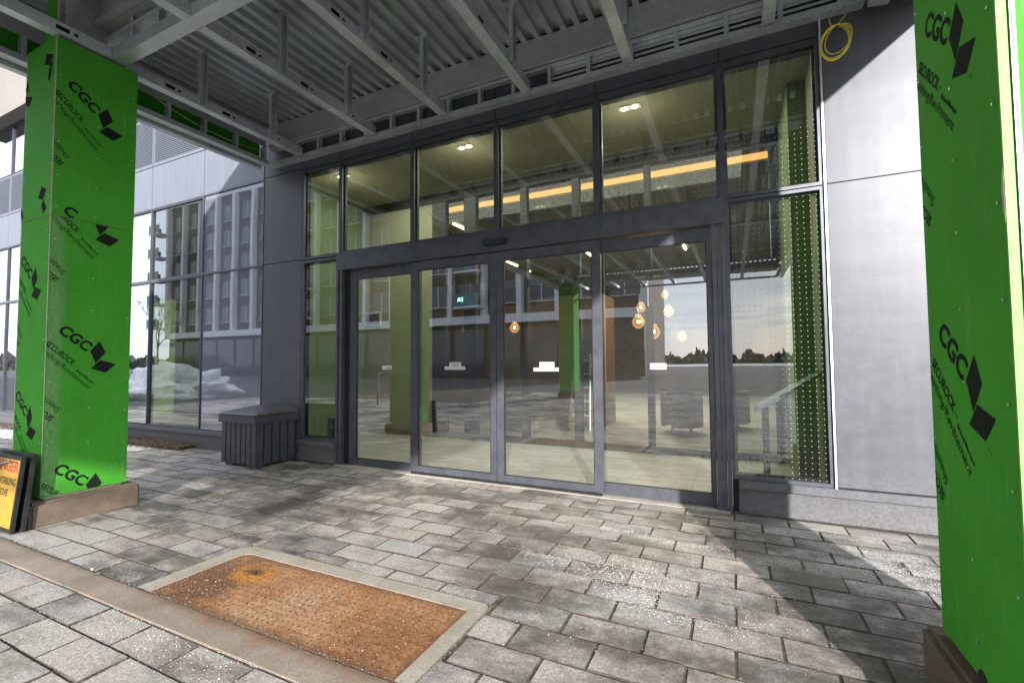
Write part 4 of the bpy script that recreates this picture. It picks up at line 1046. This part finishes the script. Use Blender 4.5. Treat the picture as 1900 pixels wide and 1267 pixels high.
def column(x0, x1, y0, y1, face, label, visible=True, seam=2.655, prints=()):
    """green boarded column; face '+' or '-' says which x face carries the near prints"""
    t = thing('column', ((x0 + x1) / 2, (y0 + y1) / 2, 0), label, 'column')
    th = .015; zb = .205
    # concrete base with rounded top edge
    b = MB().box(x0 - .045, x1 + .045, y0 - .08, y1 + .10, -.02, zb).build('concrete_base', M['base'], t, bevel=.022)
    core = MB().box(x0 + .03, x1 - .03, y0 + .03, y1 - .03, zb, 4.25).build('core', M['cream'], t)
    MB().box(x0 + .16, x0 + .42, y0 + .2, y0 + .42, 4.251, DZ - .002).build('steel_post', M['galv_beam'], t)
    S = {0: 1, 1: 1}
    def board(a0, a1, b0, b1, z0, z1, cs): return MB().box(a0, a1, b0, b1, z0, z1, 0, {k: 1 for k in cs}).build('sheathing_board', [M['board'], M['cream']], t)
    ztop = 4.25
    res = {}
    for (z0, z1, e) in ((zb + .025, seam, 0.0), (seam + .004, ztop, .004)):
        res['x+', e] = board(x1 - th + e, x1 + e, y0, y1, z0, z1, (0, 1, 2, 4))
        res['x-', e] = board(x0 - e, x0 + th - e, y0, y1, z0, z1, (0, 1, 2, 4))
        res['y-', e] = board(x0 + th + .001, x1 - th - .001, y0 - e, y0 + th - e, z0, z1, (0, 1, 3, 5))
        res['y+', e] = board(x0 + th + .001, x1 - th - .001, y1 - th + e, y1 + e, z0, z1, (0, 1, 3, 5))
    board(x0 + .35, x1 - th - .001, y0 + .002, y0 + th, ztop + .004, DZ - .1, (0, 1, 3, 5))
    m = MB()
    for sy in (y0 + .03, (y0 + y1) / 2, y1 - .03):
        k = .35
        while k < 4.2:
            for (xa, xb) in ((x0 - .0052, x0 - .0042), (x1 + .0042, x1 + .0052)):
                m.prism([(sy + .0055 * math.cos(a * math.pi / 3), k + .0055 * math.sin(a * math.pi / 3)) for a in range(6)], 'x', xa, xb)
            k += random.uniform(.26, .34)
    for sx_ in (x0 + .04, x1 - .04):
        k = .35
        while k < 4.2:
            m.prism([(sx_ + .0055 * math.cos(a * math.pi / 3), k + .0055 * math.sin(a * math.pi / 3)) for a in range(6)], 'y', y0 - .0052, y0 - .0042); k += random.uniform(.26, .34)
    m.build('screw_heads', M['galv_beam'], t, kind='stuff')
    return t, res
LC = (-5.88, -5.30, 1.85, 2.46); RC = (.758, 1.36, 1.90, 2.545)
lc, lb = column(*LC, '+', 'green boarded column on a brown concrete base left of the bin')
rc, rb = column(*RC, '-', 'green boarded column nearest the camera at the right edge', seam=3.1)
# prints: left column, +x face
e = .0012
f = Flat(); print_set(f, 0, 0); print_set(f, 0, -1.205); print_set(f, 0, 1.19); upside_set(f, 0, 0); upside_set(f, 0, -1.2)
f.build('printed_lettering', lambda u, v: (-5.30 + e, 1.85 + u, v), (.002, .605, .235, 2.652), M['print'], lb['x+', 0.0])
f = Flat(); print_set(f, 0, 2.207); upside_set(f, 0, 1.03); f.text('C', (.07, 2.70), (.145, 2.655), .088, .035)
f.build('printed_lettering', lambda u, v: (-5.296 + e, 1.85 + u, v), (.002, .605, 2.662, 4.24), M['print'], lb['x+', .004])
# narrow -y face
f = Flat(); print_set(f, -.045, .647); print_set(f, -.045, -.573); upside_set(f, 0, -.55); upside_set(f, 0, .67)
f.build('printed_lettering', lambda u, v: (-5.88 + u, 1.85 - e, v), (.018, .562, .235, 2.652), M['print'], lb['y-', 0.0])
f = Flat()
for pl in (((-5.48, 2.929), (-5.388, 2.892), (-5.449, 2.804), (-5.543, 2.835)), ((-5.443, 2.811), (-5.374, 2.719), (-5.433, 2.679), (-5.473, 2.75)),
           ((-5.846, 3.98), (-5.803, 3.916), (-5.853, 3.842), (-5.88, 3.92)), ((-5.872, 3.845), (-5.731, 3.806), (-5.786, 3.722), (-5.875, 3.762)),
           ((-5.478, 4.135), (-5.347, 4.093), (-5.399, 4.008), (-5.513, 4.041)), ((-5.35, 4.044), (-5.40, 3.856), (-5.44, 3.90), (-5.41, 4.01)), ((-5.868, 2.802), (-5.823, 2.71), (-5.86, 2.669), (-5.879, 2.743))):
    f.poly([(p[0] + 5.88, p[1]) for p in pl])
f.build('printed_lettering', lambda u, v: (-5.88 + u, 1.846 - e, v), (.0, .58, 2.662, 4.24), M['print'], lb['y-', .004])
# right column, -x face: reads from the far edge to the near edge
f = Flat(); print_set(f, .03, -.205); print_set(f, .03, -1.49); print_set(f, .03, 1.062); upside_set(f, .02, -.17); upside_set(f, .02, -1.30); upside_set(f, .02, 1.1)
f.build('printed_lettering', lambda u, v: (.758 - e, 2.545 - u, v), (.002, .64, .235, 3.09), M['print'], rb['x-', 0.0])
f = Flat(); print_set(f, .10, .3); print_set(f, .10, -.9); upside_set(f, .12, .25); upside_set(f, .12, -.95); upside_set(f, .12, 1.0)
f.build('printed_lettering', lambda u, v: (.80 + u, 1.90 - e, v), (.03, .54, .235, 3.09), M['print'], rb['y-', 0.0])
# folded paper edge and metal corner bead on the right column
MB().box(.758, .782, 1.890, 1.8975, .23, 4.2).build('board_edge', simple('pale_green_edge', (.22, .52, .13), .6, 0, .15, 12), rc)
MB().tube([(.793, 1.886, .23), (.793, 1.886, 4.2)], .007, 8).box(.786, .79, 1.883, 1.8975, .23, 4.2).build('corner_bead', M['galv'], rc)
MB().prism([(1.893, 1.76), (1.905, 1.80), (1.908, 1.86), (1.900, 1.92), (1.893, 1.93)], 'x', .7562, .7578).build('torn_patch', M['cream'], rc)
# near-black half disc painted as the shaded cut-out at the right board's foot
MB().prism([(2.20 + .035 * math.cos(R(a)), .232 + .032 * math.sin(R(a))) for a in range(0, 181, 20)], 'x', .7565, .7575).build('notch_shade', M['hole'], rc)
# front pair of the canopy, behind the camera (seen mirrored in the glass)
c3, _ = column(-5.88, -5.30, -7.85, -7.2, '+', 'green boarded column mirrored in the glass of the right sliding door')


# ------------------------------------------------------------------ storage bin
bn = thing('storage_bin', (-5.9, 4.25, 0), 'charcoal plastic slatted bin with a hinged lid against the grey panel', 'bin')
bx0, bx1, by0, by1 = -6.25, -5.545, 3.965, 4.585
MB().box(bx0 + .035, bx1 - .035, by0 + .035, by1 - .03, .035, .60).build('body', M['frame_dark'], bn)
for (a, b, c, d) in ((bx0 + .06, bx0 + .2, by0 + .04, by0 + .16), (bx1 - .2, bx1 - .03, by0 + .03, by0 + .16), (bx0 + .06, bx0 + .2, by1 - .16, by1 - .04), (bx1 - .2, bx1 - .05, by1 - .16, by1 - .04)):
    MB().box(a, b, c, d, 0, .04).build('foot', M['plastic'], bn)
def slat(x0, x1, y0, y1, z0=.04, z1=.585): MB().box(x0, x1, y0, y1, z0, z1).build('slat', M['plastic'], bn, bevel=.006)
n = 7; w = (bx1 - bx0) / n
for k in range(n): slat(bx0 + k * w + .004, bx0 + (k + 1) * w - .006, by0 + .012, by0 + .036)
n = 5; w = (by1 - by0 - .02) / n
for k in range(n): slat(bx1 - .036, bx1 - .012, by0 + .016 + k * w, by0 + .016 + (k + 1) * w - .012)
for k in range(n): slat(bx0 + .012, bx0 + .036, by0 + .04 + k * w, by0 + .04 + (k + 1) * w - .012)
lid = MB().box(bx0 - .02, bx1 + .022, by0 - .022, by1 + .012, .575, .675).build('lid_rim', M['plastic'], bn, bevel=.006)
z0, z1 = .677, .745
vs = [(bx0 - .022, by0 - .026, z0), (bx1 + .026, by0 - .026, z0), (bx1 + .026, by1 + .014, z0), (bx0 - .022, by1 + .014, z0),
      (bx0 + .0, by0 + .02, z0 + .035), (bx1 + .0, by0 + .02, z0 + .035), (bx1 - .02, by1 - .03, z1 + .02), (bx0 + .02, by1 - .03, z1 + .02)]
MB().add(vs, [(3, 2, 1, 0), (4, 5, 6, 7), (0, 1, 5, 4), (1, 2, 6, 5), (2, 3, 7, 6), (3, 0, 4, 7)]).build('lid', M['plastic'], bn, bevel=.012)

# ------------------------------------------------------------------ warning signs leaning at the left column
def lean_sign(x1, w, h, yb, lean, label, face):
    t = thing('warning_sign', (x1 - w / 2, yb, 0), label, 'sign')
    ca, sa = math.cos(lean), math.sin(lean)
    def P(u, d, v): return (x1 - w + u, yb + v * sa + d * ca, v * ca - d * sa + .004)
    def bar(u0, u1, v0, v1, d0, d1, name, mat):
        vs = [P(u, d, v) for v in (v0, v1) for d in (d0, d1) for u in (u0, u1)]
        fs = [(0, 2, 3, 1), (4, 5, 7, 6), (0, 1, 5, 4), (1, 3, 7, 5), (3, 2, 6, 7), (2, 0, 4, 6)]
        return MB().add(vs, fs).build(name, mat, t, bevel=.003)
    bw = .028
    bar(0, w, 0, bw, 0, .028, 'frame_bar', M['sign_frame']); bar(0, w, h - bw, h, 0, .028, 'frame_bar', M['sign_frame'])
    bar(0, bw, bw, h - bw, 0, .028, 'frame_bar', M['sign_frame']); bar(w - bw, w, bw, h - bw, 0, .028, 'frame_bar', M['sign_frame'])
    pf = bar(bw, w - bw, bw, h - bw, .010, .02, 'sign_face', M['sign'] if face else M['sign_frame'])
    if face:
        for words, mat in (((('DANGER', .05, .56, .472, .088, .03),), M['red']), ((('MEN WORKING', .035, .545, .362, .062, .012), ('ABOVE', .20, .43, .272, .060, .012)), M['black_ink'])):
            f = Flat()
            for (s_, u0, u1, v, cap, bo) in words: f.text(s_, (u0, v), (u1, v), cap, bo)
            f.build('sign_lettering', lambda u, v: P(u, .0088, v), (.03, w - .03, 0, 9), mat, t)
        MB().tube([P(.22, -.004, .50), P(.30, -.012, .53), P(.38, -.01, .545), P(.43, -.004, .55)], .007, 6).build('bungee_cord', M['light_panel'], t)
    return t
lean_sign(-5.245, .62, .60, 1.655, R(5.5), 'yellow DANGER WORKING ABOVE sign in a black frame leaning in front', True)
lean_sign(-5.225, .64, .615, 1.715, R(5.0), 'black framed sign board leaning behind the yellow warning sign', False)

# ------------------------------------------------------------------ loose stuff on the ground
def chip(mb, x, y, s, z=0.0):
    a = random.random() * 6.28; vs = []
    for k in range(3):
        an = a + 2.09 * k + random.uniform(-.4, .4); vs.append((x + s * math.cos(an), y + s * math.sin(an), z))
    vs.append((x + random.uniform(-.3, .3) * s, y + random.uniform(-.3, .3) * s, z + s * random.uniform(.7, 1.2)))
    mb.add(vs, [(0, 1, 3), (1, 2, 3), (2, 0, 3)])
salt = MB()
def blocked(x, y): return any(a < x < b and c < y < d for a, b, c, d in COLS) or (-6.3 < x < -5.5 and y > 3.93)
for _ in range(9000):
    x = random.uniform(-8.5, 2.2); y = random.uniform(.7, 4.5)
    if blocked(x, y): continue
    if y > 3 and x > -4 and random.random() < .6: continue
    chip(salt, x, y, random.uniform(.0010, .0025) * (1.6 if random.random() < .05 else 1), .001)
for (cx, cy, rx, ry, n) in ((-.62, 3.0, .42, .16, 1400), (-.35, 2.72, .30, .10, 700), (-.95, 3.72, .25, .05, 500), (-.45, 3.65, .3, .05, 350), (.95, 3.75, .45, .22, 1300), (.15, 3.55, .5, .12, 300), (-.9, 3.15, .6, .12, 400), (-3.9, 2.5, .45, .2, 350), (-2.2, 1.35, 1.2, .12, 500), (-3.6, 1.0, .9, .35, 600), (-2.6, 2.3, .8, .05, 350), (-5.0, 4.0, .5, .15, 500), (-1.9, 1.9, .5, .25, 100), (-3.0, 1.75, .25, .15, 90)):
    for _ in range(int(n * 1.7)):
        x = random.gauss(cx, rx / 1.4); y = random.gauss(cy, ry / 1.2)
        if blocked(x, y) or y > 4.52 or y < .4: continue
        chip(salt, x, y, random.uniform(.0011, .0031), .001)
salt.build('salt_grains', M['salt'], kind='stuff')
grit = MB()
for _ in range(5200):      # sand swept into the joints and beside the strip and frame
    r_ = random.randint(-7, 10); x = random.uniform(-6, 1.6); y = PY0 + PH * r_ + random.gauss(0, .004)
    if blocked(x, y) or y > 4.5: continue
    if STRIP[0] < y < STRIP[1] or (FRM[0] < x < FRM[1] and FRM[2] < y < FRM[3]): continue
    chip(grit, x, y, random.uniform(.0014, .0032), -.002)
for _ in range(2200):
    x = random.uniform(-8, 1.5); chip(grit, x, STRIP[1] + random.gauss(.004, .006), random.uniform(.0018, .006), 0.001)
for _ in range(900):
    x = random.uniform(FRM[0], FRM[1]); chip(grit, x, FRM[3] + random.gauss(.004, .006), random.uniform(.0018, .005), 0)
    chip(grit, FRM[1] + random.gauss(.004, .006), random.uniform(FRM[2], FRM[3]), random.uniform(.0018, .005), 0)
for _ in range(900):
    x = random.uniform(-5.7, -4.9); chip(grit, x, random.gauss(4.0, .12) if x > -5.5 else random.gauss(3.86, .05), random.uniform(.002, .005), 0)
grit.build('joint_grit', M['grit'], kind='stuff')
MB().add([(-3.85 + .012 * math.cos(a), 1.612 + .008 * math.sin(a), z) for z in (0.0, .012) for a in (0, 1.2, 2.5, 3.8, 5)], [(0, 1, 6, 5), (1, 2, 7, 6), (2, 3, 8, 7), (3, 4, 9, 8), (4, 0, 5, 9), (5, 6, 7, 8, 9)]).build('pebbles', M['cream'], kind='stuff')

# planting strip with snow and dead stems at the far left
MB().box(-17.5, -7.9, 4.34, 4.60, -.02, .05).build('planting_bed', M['mulch'], kind='structure')
sn_ = MB(); nx, ny = 60, 16; X0, X1, Y0, Y1 = -14.5, -8.05, 3.72, 4.46
import mathutils
def nz(x, y, s): return mathutils.noise.noise(Vector((x * s, y * s, 1.7)))
vs = []
for j in range(ny + 1):
    for i in range(nx + 1):
        x = X0 + (X1 - X0) * i / nx; y = Y0 + (Y1 - Y0) * j / ny
        ed = min(1, 3.2 * min(i, nx - i) / nx) * min(1, 2.6 * min(j, ny - j) / ny)
        vs.append((x, y + .05 * nz(x, y, 2), -.03 + .16 * ed * (.55 + .8 * nz(x, y, 1.3)) + .02 * nz(x, y, 9)))
fs = [(j * (nx + 1) + i, j * (nx + 1) + i + 1, (j + 1) * (nx + 1) + i + 1, (j + 1) * (nx + 1) + i) for j in range(ny) for i in range(nx)]
sn_.add(vs, fs).build('snow_patch', M['snow'], kind='stuff', smooth=True)
tw = MB()
for _ in range(520):
    x = random.uniform(-14, -7.7); y = random.uniform(4.15, 4.58); a = random.uniform(0, 6.28); L_ = random.uniform(.08, .28); z = random.uniform(.03, .11)
    tw.tube([(x, y, z), (x + L_ * math.cos(a) * .6, y + L_ * math.sin(a) * .2, z + random.uniform(-.02, .05)), (x + L_ * math.cos(a), y + L_ * math.sin(a) * .35, max(.01, z - .03))], .004, 4)
tw.build('dead_stems', M['twig'], kind='stuff')

# ------------------------------------------------------------------ surroundings behind the camera (mirrored in the glass)
tw_ = thing('apartment_block', (-38, -26, 0), 'dark apartment block with white fins and teal balconies mirrored in the left windows', 'building')
TX0, TX1, TY = -66.0, -6.2, -25.6
MB().box(TX0, TX1, TY - 14, TY, 0, 21.6).build('wall', M['tower_dark'], tw_)
MB().box(TX0 - .3, TX1 + .3, TY - 14, TY + .25, 21.6, 22.1).build('roof', M['tower_white'], tw_)
MB().box(TX0, TX1, TY + .01, TY + .6, 4.6, 5.3).build('podium_band', M['tower_white'], tw_)
win0 = MB().box(0, 2.3, 0, .06, 0, 1.9).build('window', M['tower_glass'], tw_)
wf = MB().box(1.12, 1.18, .06, .10, 0, 1.9).box(0, 2.3, .06, .1, -.06, 0).build('frame', M['tower_white'], win0)
win0.location = (TX0 + .7, .02 + TY, 6.3)
k = 0
for fl_ in range(5):
    for i in range(18):
        if k: 
            c = win0.copy(); col.objects.link(c); c.parent = tw_; c.location = (TX0 + .7 + 3.35 * i, .02 + TY, 6.3 + 3.05 * fl_)
            d = wf.copy(); col.objects.link(d); d.parent = c
        k += 1
fin0 = MB().box(-.22, .22, 0, .55, 5.3, 21.6).build('fin', M['tower_white'], tw_)
fin0.location = (TX0, TY, 0)
for i in range(1, 19):
    c = fin0.copy(); col.objects.link(c); c.parent = tw_; c.location = (TX0 + 3.35 * i, TY, 0)
bal0 = MB().box(-2.4, 0, -.1, 1.5, 0, .16).build('balcony', M['tower_white'], tw_)
gl0 = MB().box(-2.4, 0, 1.46, 1.5, .16, 1.25).box(-2.4, -2.36, 0, 1.46, .16, 1.25).build('glass_guard', M['teal'], bal0)
bal0.location = (TX0, TY, 5.9)
for fl_ in range(5):
    for px_ in (0, 26.8, 46.9):
        if fl_ == 0 and px_ == 0: continue
        c = bal0.copy(); col.objects.link(c); c.parent = tw_; c.location = (TX0 + px_, TY, 5.9 + 3.05 * fl_)
        d = gl0.copy(); col.objects.link(d); d.parent = c
sh0 = MB().box(0, 2.9, 0, .08, .2, 4.2).build('shop_window', M['tower_glass'], tw_); sh0.location = (TX0 + .3, TY + .01, 0)
for i in range(1, 18):
    c = sh0.copy(); col.objects.link(c); c.parent = tw_; c.location = (TX0 + .3 + 3.35 * i, TY + .01, 0)

def blob(mb, cx, cy, cz, rx, ry, rz, seg=14, rings=8, rough=.25):
    vs = []; sd_ = random.random() * 50
    for j in range(rings + 1):
        th = math.pi / 2 * j / rings
        for i in range(seg):
            ph = 2 * math.pi * i / seg
            d = Vector((math.cos(ph) * math.cos(th), math.sin(ph) * math.cos(th), math.sin(th)))
            k_ = 1 + rough * mathutils.noise.noise(d * 2.3 + Vector((sd_, 0, 0))) + rough * .4 * mathutils.noise.noise(d * 7 + Vector((sd_, 0, 0)))
            vs.append((cx + rx * d.x * k_, cy + ry * d.y * k_, cz + rz * d.z * k_))
    fs = [(j * seg + i, j * seg + (i + 1) % seg, (j + 1) * seg + (i + 1) % seg, (j + 1) * seg + i) for j in range(rings) for i in range(seg)]
    mb.add(vs, fs)
m = MB(); blob(m, -22, -2.6, -.1, 2.8, 2.0, 1.25, 40, 20, .45)
tag(m.build('snow_pile', M['snow'], smooth=True), 'large heap of ploughed snow mirrored in the left windows', 'snow pile')
tl = MB()
for i in range(1100):
    a = R(random.uniform(150, 390)); d = random.uniform(190, 260)
    blob(tl, d * math.cos(a), d * math.sin(a) if math.sin(a) < .3 else -d * .3, -1, random.uniform(1.5, 4), random.uniform(1.5, 4), random.uniform(2.0, 6.0), 7, 4, .7)
tl.build('far_woods', M['treeline'], kind='stuff')
# bare tree
tr = thing('bare_tree', (-42, -12, 0), 'leafless young tree mirrored in the left windows', 'tree')
MB().tube([(-42, -12, 0), (-41.95, -12, 1.6), (-42.05, -12.03, 3.0)], .11, 8, r1=.06).build('trunk', M['tree'], tr)
br = MB()
def branch(p, d, L_, r, dep):
    q_ = p + d * L_; mid = p + d * L_ * .5 + Vector((random.uniform(-.06, .06), random.uniform(-.06, .06), .03)) * L_
    br.tube([p, mid, q_], r, 4, r1=r * .55)
    if dep == 0: return
    for _ in range(3 if dep > 1 else 4):
        nd = (d + Vector((random.uniform(-.75, .75), random.uniform(-.75, .75), random.uniform(-.1, .6)))).normalized()
        branch(q_, nd, L_ * random.uniform(.6, .8), r * .55, dep - 1)
for _ in range(5):
    branch(Vector((-42.05, -12.03, random.uniform(2.2, 3.0))), Vector((random.uniform(-.6, .6), random.uniform(-.6, .6), 1)).normalized(), 1.5, .045, 4)
br.build('crown', M['tree'], tr)
# short post
t = thing('bollard_post', (-10.4, -2.3, 0), 'pale slim post with a flat cap mirrored in the grey spandrel glass', 'post')
MB().tube([(-10.4, -2.3, 0), (-10.4, -2.3, 1.0)], .04, 12).build('shaft', M['light_panel'], t)
MB().box(-10.52, -10.28, -2.38, -2.22, 1.0, 1.04).build('cap', M['light_panel'], t)
